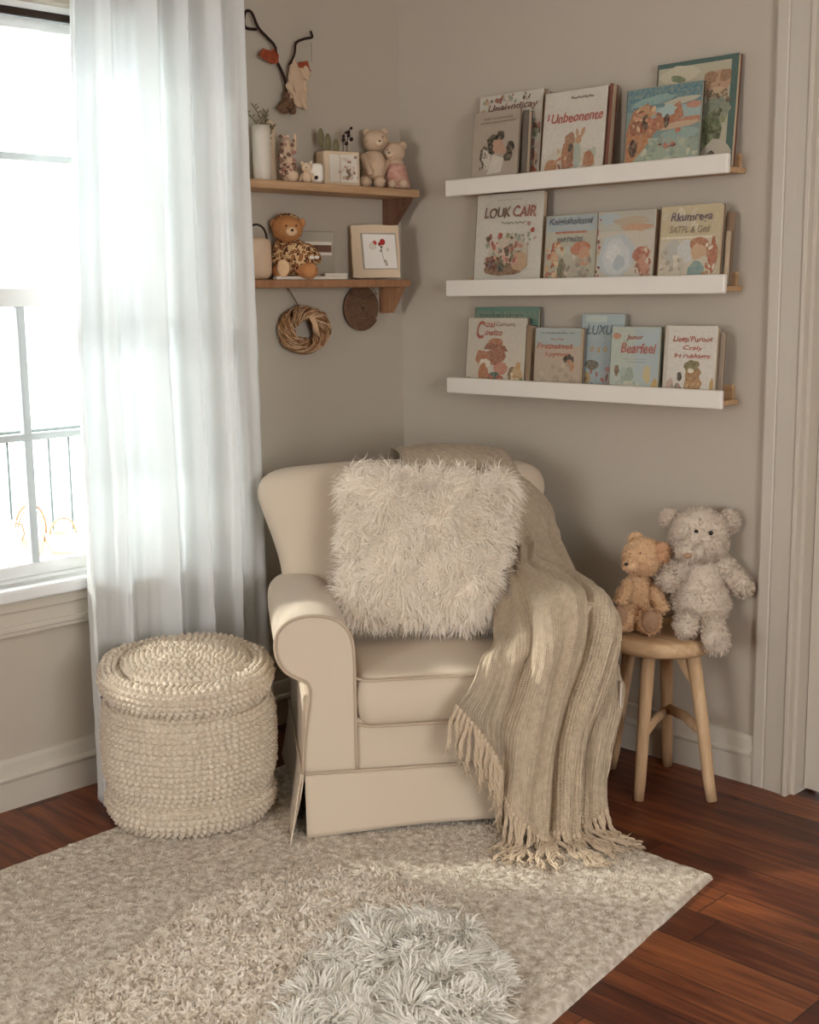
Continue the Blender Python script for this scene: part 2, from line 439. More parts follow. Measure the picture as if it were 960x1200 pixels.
def baseboard(name, fn, a, b):
    prof = [(0, 0), (.020, 0), (.020, .082), (.026, .086), (.028, .094), (.024, .102), (.018, .106), (.017, .112), (.014, .135), (.009, .148), (0, .150)]
    S(MB().prism(prof, fn, a, b).build(name, M['white']))
baseboard('baseboard_left', lambda d, z, t: (d, t, z), YN, 0)
baseboard('baseboard_right', lambda d, z, t: (t, -d, z), .028, 1.463)

# doorway casing: profiled board, jamb, door leaf
cp = [(1.463, 0), (1.463, -.016), (1.470, -.020), (1.500, -.021), (1.504, -.017), (1.508, -.021), (1.545, -.024), (1.566, -.027), (1.574, -.033), (1.583, -.033), (1.585, -.028), (1.585, 0)]
dr = MB()
dr.prism(cp, lambda u, w_, d: (u, w_, d), 0, DZ+.115)
S(dr.build('trim_1', M['white']))
jb = MB()
jb.box((DX0, -.004, 0), (DX0+.012, .13, DZ)); jb.box((DX0+.012, .092, 0), (DX0+.03, .125, DZ))
S(jb.build('trim_2', M['white']))
S(MB().box((DX1-.02, -.03, 0), (DX1+.12, 0, DZ)).box((DX0, -.03, DZ), (DX1+.12, 0, DZ+.115)).build('trim_3', M['white']))
dl = MB(); dl.box((DX0+.014, .050, .008), (DX1-.003, .090, DZ-.003))
for z0, z1 in ((.25, .95), (1.12, 2.2)):
    for x0 in (DX0+.12, DX0+.48):
        dl.bbox((x0, .042, z0), (x0+.26, .054, z1), .006, 2)
d1 = S(dl.build('door_1', M['white']))
kb = MB(); kb.lathe([(.006, 0), (.008, .03), (.026, .04), (.028, .055), (.018, .068), (.003, .07)], n=20)
k = kb.build('door_knob', M['dark'], d1); k.rotation_euler = (radians(90), 0, 0); k.location = (DX1-.07, .050, .95)

# ------------------------------------------------------------------ window
def window(idx, y0, y1, muntins):
    wr = S(empty('window_%d' % idx, (0, (y0+y1)/2, WZ0)))
    def part(mb, name, m):
        o = mb.build(name, m, wr); o.location = (0, -(y0+y1)/2, -WZ0); return o
    j = MB(); j.box((-.15, y0, WZ0), (-.005, y0+.02, WZ1)); j.box((-.15, y1-.02, WZ0), (-.005, y1, WZ1)); j.box((-.15, y0, WZ1-.02), (-.005, y1, WZ1)); j.box((-.15, y0, WZ0), (-.03, y1, WZ0+.012))
    part(j, 'window_jamb', M['window_white'])
    c = MB()
    for a, b in ((y0-.1, y0), (y1, y1+.1)):
        c.bbox((0, a, WZ0+.004), (.02, b, WZ1+.1), .003); c.bbox((.018, a+.012, WZ0+.004), (.026, a+.03, WZ1+.1), .002); c.bbox((.018, b-.03, WZ0+.004), (.026, b-.012, WZ1+.1), .002)
    c.bbox((.001, y0-.115, WZ1), (.028, y1+.115, WZ1+.115), .004)
    part(c, 'window_casing', M['white'])
    s = MB(); s.bbox((-.04, y0-.13, .612), (.062, y1+.13, .648), .008, 3); part(s, 'window_stool', M['window_white'])
    a = MB(); a.bbox((0, y0-.1, .505), (.020, y1+.1, .612), .003); a.bbox((0, y0-.1, .575), (.032, y1+.1, .611), .006); a.bbox((.0, y0-.1, .518), (.026, y1+.1, .536), .003)
    part(a, 'window_apron', M['white'])
    zm0, zm1 = 1.428, 1.480
    iy0, iy1 = y0+.02, y1-.02
    for nm, xa, xb, z0, z1, rail in (('lower_sash', -.075, -.040, WZ0+.012, zm1, .052), ('upper_sash', -.112, -.078, zm0, WZ1-.02, .05)):
        f = MB(); st = .036
        f.bbox((xa, iy0, z0), (xb, iy0+st, z1), .003); f.bbox((xa, iy1-st, z0), (xb, iy1, z1), .003)
        f.bbox((xa, iy0+st, z1-(zm1-zm0 if nm == 'lower_sash' else .035)), (xb, iy1-st, z1), .003)
        f.bbox((xa, iy0+st, z0), (xb, iy1-st, z0+(rail if nm != 'lower_sash' else .036)), .003)
        fo = part(f, nm, M['window_white'])
        g = MB(); g.box(((xa+xb)/2-.002, iy0+st, z0+.03), ((xa+xb)/2+.002, iy1-st, z1-.03)); g.build('pane', M['glass'], fo)
        mu = MB()
        zz = 1.059 if nm == 'lower_sash' else 1.845
        mu.bbox((xa+.006, iy0+st, zz-.010), (xb-.004, iy1-st, zz+.010), .003)
        if nm == 'lower_sash':
            for y in muntins: mu.bbox((xa+.004, y-.012, z0+.03), (xb-.006, y+.012, z1-.04), .003)
        mu.build('muntins', M['sash_grey'], fo)
    r = MB(); r.bbox((-.03, y0+.02, WZ1-.04), (.0, y1-.02, WZ1-.018), .004); part(r, 'blind_rail', M['dark'])  # dark strip stands in for the shadow gap under the head casing
    # slim exterior sill on which the garden things stand
    e = MB(); e.bbox((-.46, y0-.1, .635), (-.15, y1+.3, .665), .006); part(e, 'outer_sill', M['snow'])
window(1, WY0, WY1, [-1.467, -1.467-.27, -1.467+.27])
window(2, V0, V1, [-3.7, -4.1])  # second window, out of view, added to bring in more light
bw = S(empty('window_3', (1.95, YN-.05, .75)))  # unseen back window, added as fill light from behind the camera
f = MB(); f.box((-.75, -.03, 0), (-.70, .03, 1.5)); f.box((.70, -.03, 0), (.75, .03, 1.5)); f.box((-.70, -.03, 0), (.70, .03, .05)); f.box((-.70, -.03, 1.45), (.70, .03, 1.5)); f.box((-.02, -.03, .05), (.02, .03, 1.45))
f.build('window_frame', M['white'], bw)
be = S(empty('window_4', (XR+.05, (E0+E1)/2, .7)))  # invented east window, added to light the curtain and left wall
f = MB(); f.box((-.03, -.8, 0), (.03, -.75, 1.55)); f.box((-.03, .75, 0), (.03, .8, 1.55)); f.box((-.03, -.75, 0), (.03, .75, .05)); f.box((-.03, -.75, 1.5), (.03, .75, 1.55)); f.box((-.03, -.02, .05), (.03, .02, 1.5))
f.build('window_frame', M['white'], be)

# ------------------------------------------------------------------ curtain
def curtain():
    ny, nx = 90, 420
    s = np.linspace(0, 1, nx)[None, :]; t = np.linspace(0, 1, ny)[:, None]      # t=0 top
    z = 2.52-(2.52-.012)*t + 0*s
    yl = -1.365-.055*t-.055*t**3-.03*np.sin(t*5)*t; yr = -.808-.008*t + .012*np.sin(t*3.2)*t+.02*t**3
    y = yl+(yr-yl)*s
    # folds: centres drift a little as they fall
    ph = s*2*pi*5.0 + .55*np.sin(t*2.4+s*4) + 1.1*np.sin(s*9.1+.6)
    amp = (.028+.009*np.sin(s*11+1)+.006*t)*(1-.65*np.clip((s-.82)/.18, 0, 1))
    fold = np.sin(ph); fold = np.sign(fold)*np.abs(fold)**.85
    x = .112+.058*np.clip((s-.3)/.7, 0, 1) + amp*fold + .010*np.sin(ph*2.3+1.1+t)*(1-.6*s) + .004*np.sin(s*120+t*3)*(.4+.6*t)
    x = x+.006*(vnoise(np.stack([y*40+z*18, z*9-y*20, 0*y], -1), 8)-.5)*(.3+t)+.016*(vnoise(np.stack([y*14, z*2.2, 0*y], -1), 3)-.5)*2*t
    y = y+.010*np.cos(ph)*(.4+t)
    z = z - .012*np.sin(ph*.5)*t + (.10*np.clip((s-.12)/.88, 0, 1)**.8)*t**6
    x = x+.06*t**5*np.clip(1-s*5, 0, 1)
    P = np.stack([x, y, z], -1)
    o = grid_obj('curtain', P, M['curtain'])
    sd = o.modifiers.new('thick', 'SOLIDIFY'); sd.thickness = .0008
    tag(o, 'long white linen curtain hanging in folds at the window', 'curtain')
curtain()

# ------------------------------------------------------------------ outdoors
def outdoors():
    o = MB().box((-30, -22, -.65), (-.25, 22, -.6)).build('ground', M['snow']); S(o)
    h = empty('house', (-9, 1.5, -.6), 0, 'pale house with grey eave beyond the window', 'house')
    b = MB(); b.box((-3, -6, 0), (0, 7, 3.4)); b.build('wall', M['siding'], h)
    r = MB(); r.prism([(-3.5, 3.35), (.6, 3.35), (.6, 3.5), (-1.5, 5.0), (-3.5, 3.6)], lambda u, w_, d: (u, d, w_), -6.5, 7.5); r.build('roof', M['snow'], h)
    for y in (-4.2, -1.2, 2.0):
        f = MB(); f.box((-.02, y, 1.0), (.04, y+1.1, 2.4)); f.build('window', M['sash_grey'], h)
    rl = empty('porch_railing', (-1.6, -.9, -.6), 0, 'thin dark metal railing seen through the lower window panes', 'railing')
    t = MB(); t.box((-.02, -1.4, 1.48), (.02, 2.1, 1.51)); t.build('top_rail', M['black_metal'], rl)
    t = MB(); t.box((-.015, -1.4, .62), (.015, 2.1, .645)); t.build('bottom_rail', M['black_metal'], rl)
    for k in range(-12, 22):
        q = MB(); q.tube([(0, k*.095-.03+.007, .64), (0, k*.095-.03+.007, 1.485)], .0065, 6); q.build('baluster', M['black_metal'], rl)
    p = MB(); p.box((-.03, -1.44, 0), (.03, -1.38, 1.55)); p.build('post', M['black_metal'], rl)
    p = MB(); p.box((-.03, 2.08, 0), (.03, 2.14, 1.55)); p.build('post', M['black_metal'], rl)
    # frosted shrub
    for (px, py, pz, s, lab) in ((-4.2, -.15, -.6, 1.0, 'frosted grey green shrub behind the railing'),):
        e = empty('shrub', (px, py, pz), 0, lab, 'shrub')
        c = MB(); rg = random.Random(3)
        for i in range(70):
            a = rg.random()*2*pi; r_ = .45*s*rg.random()**.5; zz = .25+rg.random()*1.15
            c.ell((cos(a)*r_*(1.3-zz/2), sin(a)*r_*(1.3-zz/2), zz*s), (.16, .16, .13), n=10, m=6, noise=.6, nsc=14, seed=i)
        c.build('foliage', M['foliage'], e)
        st = MB(); st.tube([(0, 0, 0), (.02, 0, .5), (0, .02, 1.0)], [.04, .03, .012], 8); st.build('stem', M['twig'], e)
    # jug, hoop basket and handled basket on the outer sill
    j = empty('milk_jug', (-.26, -1.437, .665), 0, 'white enamel jug standing on the outer window sill', 'jug')
    MB().lathe([(.030, 0), (.034, .004), (.034, .055), (.030, .075), (.019, .095), (.018, .112), (.024, .120), (.021, .120), (.016, .110)], n=28).build('body', M['ceramic'], j)
    MB().tube([(.0, .018, .112), (0, .043, .105), (0, .05, .075), (0, .034, .045)], .0035, 8).build('handle', M['wicker'], j)
    MB().tube([(0, -.018, .112), (0, -.03, .121)], [.01, .004], 8).build('spout', M['ceramic'], j)
    hb = empty('hoop_basket', (-.285, -1.352, .665), 0, 'tall oval hoop basket of pink wicker behind the window muntin', 'basket')
    b = MB(); b.tube([(0, .052*cos(a), .08+.078*sin(a)) for a in np.linspace(-pi/2, 1.5*pi, 33)], .0045, 8, cap=False); b.tube([(0, .043*cos(a), .076+.066*sin(a)) for a in np.linspace(-pi/2, 1.5*pi, 33)], .0025, 8, cap=False); b.build('hoop', M['wicker'], hb)
    b = MB()
    V = crv([(.020, 0), (.033, .01), (.038, .035), (.034, .055)], 12); b.lathe([tuple(q) for q in V], n=24); b.build('bowl', M['bear_cream'], hb)
    bk = empty('handled_basket', (-.25, -1.262, .665), 0, 'small round pale basket with arched handle on outer sill', 'basket')
    b = MB(); b.lathe([(.036, 0), (.048, .012), (.055, .035), (.052, .062), (.048, .062), (.050, .035), (.04, .012)], n=32); b.build('body', M['bear_pale'], bk)
    b = MB(); b.tube([(0, .046*cos(a), .055+.052*sin(a)) for a in np.linspace(0, pi, 21)], .0035, 8); b.build('handle', M['wicker'], bk)
outdoors()

# ------------------------------------------------------------------ rugs
def smooth_poly(pts, n):
    P = np.array(list(pts)+[pts[0]], float); m = len(pts); out = []
    for i in range(n):
        t = i/n*m; k = int(t); f = t-k
        p0, p1, p2, p3 = (np.array(pts[(k+j-1) % m], float) for j in range(4))
        out.append(.5*((2*p1)+(-p0+p2)*f+(2*p0-5*p1+4*p2-p3)*f*f+(-p0+3*p1-3*p2+p3)*f**3))
    return np.array(out)

def bilerp(c, s, t):
    a, b, d, e = [np.array(q, float) for q in c]
    return (a*(1-s)+b*s)*(1-t)+(e*(1-s)+d*s)*t

RUG = [(.335, -.66), (1.715, -.632), (1.95, -2.30), (.41, -2.42)]       # back-left, back-right, front-right, front-left
def base_rug():
    n = 420
    g = (np.linspace(0, 1, n))
    s, t = np.meshgrid(g, g)
    P = bilerp(RUG, s[..., None], t[..., None])
    Q = np.stack([P[..., 0]*70, P[..., 1]*70, 0*s], -1)
    edge = np.minimum(np.minimum(s, 1-s), np.minimum(t, 1-t))*1.5
    z = .014*np.clip(edge/.008, 0, 1)**.5
    # raised pile with faint woven lines
    def line(a, b, w=.006):
        a = np.array(a); b = np.array(b); d = b-a; L = np.linalg.norm(d); d /= L
        r = P-a; u = np.clip((r@d), 0, L); q = r-u[..., None]*d
        wob = .006*(vnoise(np.stack([u*18, u*0, u*0], -1), 9)-.5)
        return np.exp(-((np.linalg.norm(q, axis=-1)+wob)/w)**2)
    gr = sum(line(a, b) for a, b in (((1.44, -.99), (1.66, -1.20)), ((1.44, -1.0), (1.62, -.90)), ((1.62, -1.06), (1.75, -1.04)), ((1.66, -1.2), (1.7, -1.45)), ((1.2, -.93), (1.44, -1.0))))
    z = z+.008*fbm(Q*1.1, 1, 2)*np.clip(edge/.02, 0, 1)-.005*gr
    wv = .004*(vnoise(np.stack([t*30, s*0, s*0], -1), 4)-.5); wx = .004*(vnoise(np.stack([s*30, s*0, s*0], -1), 5)-.5)
    V3 = np.stack([P[..., 0]+wv, P[..., 1]+wx, z], -1)
    pts, nn = grid_sample(V3[6:-6, 6:-6][::-1], 70000, seed=2)
    nn[:, 2] = np.abs(nn[:, 2])
    sv, sq = strands(pts, nn, .0045, .0036, segs=2, clump=50, spread=.9, droop=.1, curl=.6, seed=3, lift=.6)
    o = grid_obj('base_rug', V3[::-1], M['rug'], extra=(sv, sq))
    tag(o, 'large low pile cream rug with faint stitched lines under the armchair', 'rug')
base_rug()

def blob_rug(name, m, outline, h, dome, nstr, ln, wd, lab, na=200, nr=60, nub=0, **kw):
    O = smooth_poly(outline, na); C = O.mean(0); rings = []
    for i in range(nr+1):
        s = i/nr; p = C+(O-C)*s
        z = h*np.sqrt(max(0, 1-s**8)) + dome*(1-s*s)
        q = np.concatenate([p, np.full((na, 1), 0.)], 1)
        zz = .016+z+(.010*(fbm(q*28, 5, 2)-.5)+nub*(1-np.abs(2*fbm(q*np.array([46, 62, 1]), 8, 2)-1)*2.2))*(1 if i < nr-1 else 0)
        rings.append(np.concatenate([p, zz[:, None]], 1))
    P = np.array(rings)
    pts, nn = grid_sample(P[:, ::-1][1:], nstr, closed=True, seed=4)
    nn = np.where(nn[:, 2:3] < 0, -nn, nn)
    sv, sq = strands(pts, nn, ln, wd, **kw)
    sv[:, 2] = np.maximum(sv[:, 2], .015)
    o = grid_obj(name, P, m, closed=True, extra=(sv, sq))
    return tag(o, lab, 'rug')
blob_rug('round_rug', M['rug_round'], [(1.00, -1.86), (.925, -1.63), (.945, -1.38), (1.11, -1.22), (1.36, -1.23), (1.60, -1.36), (1.80, -1.56), (1.84, -1.85), (1.66, -2.12), (1.36, -2.22), (1.12, -2.12)], .018, .006, 38000, .012, .0058,
         'round beige looped rug lying on the larger cream rug', na=1000, nr=260, nub=.008, segs=3, clump=40, spread=.9, droop=.6, curl=.9, seed=5, lift=.5, wn=120)
blob_rug('sheepskin_rug', M['sheep'], [(1.33, -1.62), (1.27, -1.42), (1.36, -1.26), (1.52, -1.29), (1.68, -1.40), (1.80, -1.55), (1.83, -1.75), (1.72, -1.92), (1.56, -1.92), (1.43, -1.80)], .022, .016, 34000, .046, .0052,
         'fluffy white long haired sheepskin lying on the round rug', segs=5, clump=17, spread=1.2, droop=1.5, curl=.75, seed=6, lift=.55, wn=38)

# ------------------------------------------------------------------ knitted pouf
def pouf():
    prof = [(.0005, .004), (.10, .004), (.185, .006), (.224, .030), (.234, .066), (.222, .098), (.234, .140), (.239, .20), (.237, .27), (.230, .325), (.212, .350), (.231, .372), (.237, .400), (.226, .428), (.200, .436), (.180, .424), (.165, .443), (.11, .462), (.05, .472), (.0008, .475)]
    pr = crv(prof, 800); seg = np.linalg.norm(np.diff(pr, axis=0), axis=1); s = np.concatenate([[0], np.cumsum(seg)])
    ny, nx = 560, 900; ss = np.linspace(0, s[-1], ny); r = np.interp(ss, s, pr[:, 0]); z = np.interp(ss, s, pr[:, 1])
    dr = np.gradient(r, ss); dz = np.gradient(z, ss); L = np.hypot(dr, dz)+1e-9; nr_ = dz/L; nz = -dr/L
    a = np.linspace(0, 2*pi, nx, endpoint=False)[None, :]
    row = ss/.0158; ri = np.floor(row); fy = row-ri
    rr = np.interp((ri+.5)*.0158, ss, r); cnt = np.maximum(3, np.round(2*pi*rr/.0185))
    u = a/(2*pi)*cnt[:, None] + .5*(ri % 2)[:, None] + .22*np.sin(fy*pi)[:, None]*np.where(ri % 2 == 0, 1, -1)[:, None]
    u = u+.6*(vnoise(np.stack([np.cos(a)*6+0*u, np.sin(a)*6+0*u, u*0+ri[:, None]*.4], -1), 2)-.5)
    fx = u-np.floor(u)
    st = (np.sin(pi*fx)**.85)*(np.sin(pi*np.clip(fy, 0, 1))**.8)[:, None]
    jit = vnoise(np.stack([np.floor(u)+.5, u*0+ri[:, None]+.5, u*0], -1)*1.7, 6)
    h = .0115*st*(.7+.5*jit)
    big = fbm(np.stack([np.cos(a)*r[:, None]*9, np.sin(a)*r[:, None]*9, z[:, None]*7+0*a], -1), 8, 2)-.5
    h = h*(r > .004)[:, None]+.022*big*np.clip(r/.1, 0, 1)[:, None]
    # the soft rim sags on one side, the top slumps a little
    R = r[:, None]+nr_[:, None]*h; Z = z[:, None]+nz[:, None]*h
    tilt = .018*np.cos(a-radians(150))*np.clip((z-.2)/.25, 0, 1)[:, None]*np.clip(r/.2, 0, 1)[:, None]
    Z = np.maximum(Z+tilt, .002)
    P = np.stack([R*np.cos(a), R*np.sin(a), Z], -1)
    pts, nn = grid_sample(P[120:], 1500, closed=True, seed=9)
    sv, sq = strands(pts, nn, .007, .0014, segs=2, spread=1, droop=0, curl=.6, seed=8)
    o = grid_obj('pouf', P, M['pouf'], closed=True, extra=(sv, sq))
    o.location = (.424, -1.288, .012)
    tag(o, 'round chunky knitted beige pouf beside the curtain', 'pouf')
pouf()

# ------------------------------------------------------------------ armchair
UU = (.596, .803); VV = (.803, -.596); OO = (.80, -1.185)
cx = OO[0]+UU[0]*.39-VV[0]*.35; cy = OO[1]+UU[1]*.39-VV[1]*.35
CH_RZ = math.atan2(.803, .596)
def chair():
    root = empty('armchair', (cx, cy, .0), CH_RZ, 'cream rolled arm armchair with skirt in the corner', 'armchair')
    F0 = -.35
    b = MB(); b.bbox((-.375, -.335, .17), (.375, .30, .30), .012, 3); b.build('seat_base', M['chair'], root)
    fr = MB(); fr.bbox((-.262, -.348, .188), (.262, -.325, .335), .005, 2); fr.build('front_rail', M['chair'], root)
    # rolled arms
    half = [(.392, .19), (.388, .27), (.378, .35), (.370, .405), (.374, .438), (.395, .452), (.425, .470), (.448, .500), (.457, .540), (.450, .580), (.425, .608), (.385, .622), (.335, .622), (.290, .606), (.262, .575), (.250, .530), (.248, .44), (.248, .30), (.248, .19)]
    prof = crv(half, 60)
    ce = prof.mean(0)
    for sg in (-1, 1):
        a = MB(); rings = []
        for y, sc in ((F0+.0, .955), (F0-.004, .975), (F0-.001, .993), (F0+.008, 1), (-.2, 1.0), (0, 1), (.14, .995), (.24, .96), (.26, .93)):
            rings.append([(sg*(ce[0]+(p[0]-ce[0])*sc), y, ce[1]+(p[1]-ce[1])*sc if p[1] > .2 else p[1]) for p in prof])
        n = len(prof); V = [q for r_ in rings for q in r_]; F = []
        for i in range(len(rings)-1):
            for k in range(n):
                q = [i*n+k, i*n+(k+1) % n, (i+1)*n+(k+1) % n, (i+1)*n+k]; F.append(q if sg < 0 else q[::-1])
        a.add(V, F, None, True)
        c0 = list(range(n)); a.add(rings[0], [c0 if sg > 0 else c0[::-1]], None, False); a.add(rings[-1], [c0[::-1] if sg > 0 else c0], None, False)
        ao = a.build('arm', M['chair'], root)
        pi_ = MB(); pi_.tube([(sg*(p[0]*1.0), F0-.004, p[1]) for p in prof], .0042, 8); pi_.build('piping', M['piping'], ao)
        sd = MB(); sd.bbox((min(sg*.262, sg*.388), F0+.03, .185), (max(sg*.262, sg*.388), .29, .40), .01, 2); sd.build('side_panel', M['chair'], root)
    # seat cushion
    out = rrect(.246, .27, .045, 6)
    V, F = puffy(out, .142, .03, .016, lambda u, w_, d: (u, -.112+w_, .384+d*(1.0)), 8, 8)
    cu = MB(); cu.add(V, F); co = cu.build('seat_cushion', M['chair'], root)
    for zz in (.448, .322):
        p = MB(); o2 = rrect(.249, .273, .047, 6); o2.append(o2[0]); p.tube([(u, -.112+w_, zz) for u, w_ in o2], .0038, 7, cap=False); p.build('piping', M['piping'], co)
    # backrest
    hw = [(.30, .35), (.45, .372), (.56, .384), (.64, .392), (.72, .413), (.80, .440), (.845, .452), (.88, .445), (.905, .425), (.922, .385), (.930, .33), (.937, .22), (.941, .1), (.942, 0)]
    up = crv(hw, 60); pts = [(w_, z-.62) for z, w_ in up]; left = [(-w_, z) for w_, z in pts[::-1][1:]]
    bot = [(x, pts[0][1]) for x in np.linspace(-.35, .35, 22)[1:-1]]
    outl = pts+left+bot
    V, F = puffy(outl, .12, .055, .028, lambda u, w_, d: (u-.02, .17+(w_+.32)*.23-d, .62+w_+d*.05), 9, 9, True)
    bk = MB(); bk.add(V, F); bo = bk.build('backrest', M['chair'], root)
    # skirt: four hanging panels, side panels flare towards the bottom
    def panel(p0, p1, top, bot, out_, flare0, flare1, nm='skirt_panel', zf=None):
        nx, ny = 40, 14; P = np.zeros((ny, nx, 3))
        p0 = np.array(p0); p1 = np.array(p1); d = p1-p0; out_ = np.array(out_)
        for j in range(ny):
            t = j/(ny-1)
            for i in range(nx):
                s = i/(nx-1); fl = (flare0*(1-s)**2+flare1*s**2+.006)*t**1.3
                wob = .004*sin(s*9+1)*t
                q = p0+d*s + out_*(fl+wob)
                zb = bot+(zf(s) if zf else 0)
                P[j, i] = (q[0], q[1], top+(zb-top)*t)
        o = grid_obj(nm, P, M['chair'], root); m_ = o.modifiers.new('t', 'SOLIDIFY'); m_.thickness = .004; m_.offset = 0
        return o
    panel((-.388, -.358), (.388, -.358), .192, .030, (0, -1), .008, .01, zf=lambda s: -.012*(1-s)**3+.008*s)
    panel((-.392, .28), (-.392, -.362), .192, .016, (-1, 0), .02, .035, zf=lambda s: -.002*s)
    panel((.392, -.35), (.392, .28), .192, .03, (1, 0), .015, .02)
    panel((.38, .30), (-.38, .30), .192, .03, (0, 1), .0, .0)
    # loose front flap of the left side panel
    n = 14; P = np.zeros((n, 6, 3))
    for j in range(n):
        t = j/(n-1)
        for i in range(6):
            s = i/5; P[j, i] = (-.394-.034*t**1.2-.001*i, -.355-.062*t**1.2*s, .192+(.014-.192)*t)
    o = grid_obj('skirt_flap', P, M['chair'], root); m_ = o.modifiers.new('t', 'SOLIDIFY'); m_.thickness = .004
    ln = MB(); ln.tube([(-.388, -.362, .193), (-.13, -.362, .193), (.13, -.362, .193), (.388, -.362, .193)], .0042, 8)
    ln.tube([(-.395, -.355, .193), (-.395, .28, .193)], .004, 8); ln.build('skirt_piping', M['piping'], root)
    for x, y in ((-.31, -.27), (.31, -.27), (-.31, .22), (.31, .22)):
        f = MB(); f.lathe([(.022, .0132), (.026, .02), (.032, .10), (.034, .18)], (x, y, 0), 20); f.build('foot', M['dark'], root)
chair()

# ------------------------------------------------------------------ shaggy pillow
def pillow():
    th = radians(24); t = (0, sin(th), cos(th)); nrm = (0, -cos(th), sin(th))
    root_loc = (0, .0, .730)
    def fn(u, w_, d):
        rr = min(1, (abs(u)/.25)**6*(abs(w_)/.24)**6); d = d*(1-.55*rr)
        u2 = u*1.0+.055*(w_/.24)*(u > 0)*abs(u/.25)+.01
        return (u2, w_*t[1]+d*nrm[1], w_*t[2]+d*nrm[2])
    out = rrect(.238, .226, .06, 6, bow=.03)
    V, F = puffy(out, .05, .02, .07, fn, 6, 36)
    V = np.array(V); 
    Q = np.array([f if len(f) == 4 else [f[0], f[1], f[2], f[2]] for f in F])
    pts, nn = sample_faces(V, Q, 30000, 3)
    c = V.mean(0); s = ((pts-c)*nn).sum(1) < 0; nn[s] *= -1
    keep = (pts[:, 1]-pts[:, 2]*.45) < .09; pts = pts[keep]; nn = nn[keep]
    sv, sq = strands(pts, nn, .050, .0022, segs=6, clump=26, spread=.45, droop=1.3, curl=.62, seed=12, lift=.42, wn=70)
    fq = np.array([f for f in F if len(f) == 4]); 
    V2 = np.concatenate([V, sv]); Q2 = np.concatenate([fq, sq+len(V)])
    o = raw_obj('shaggy_pillow', V2, Q2, M['fur_white'])
    ca, sa = cos(CH_RZ), sin(CH_RZ)
    lx, ly = -.012, -.005
    o.location = (cx+lx*ca-ly*sa, cy+lx*sa+ly*ca, root_loc[2]); o.rotation_euler = (0, radians(5), CH_RZ)
    tag(o, 'square ivory pillow with long shaggy fur leaning on the armchair back', 'pillow')
pillow()

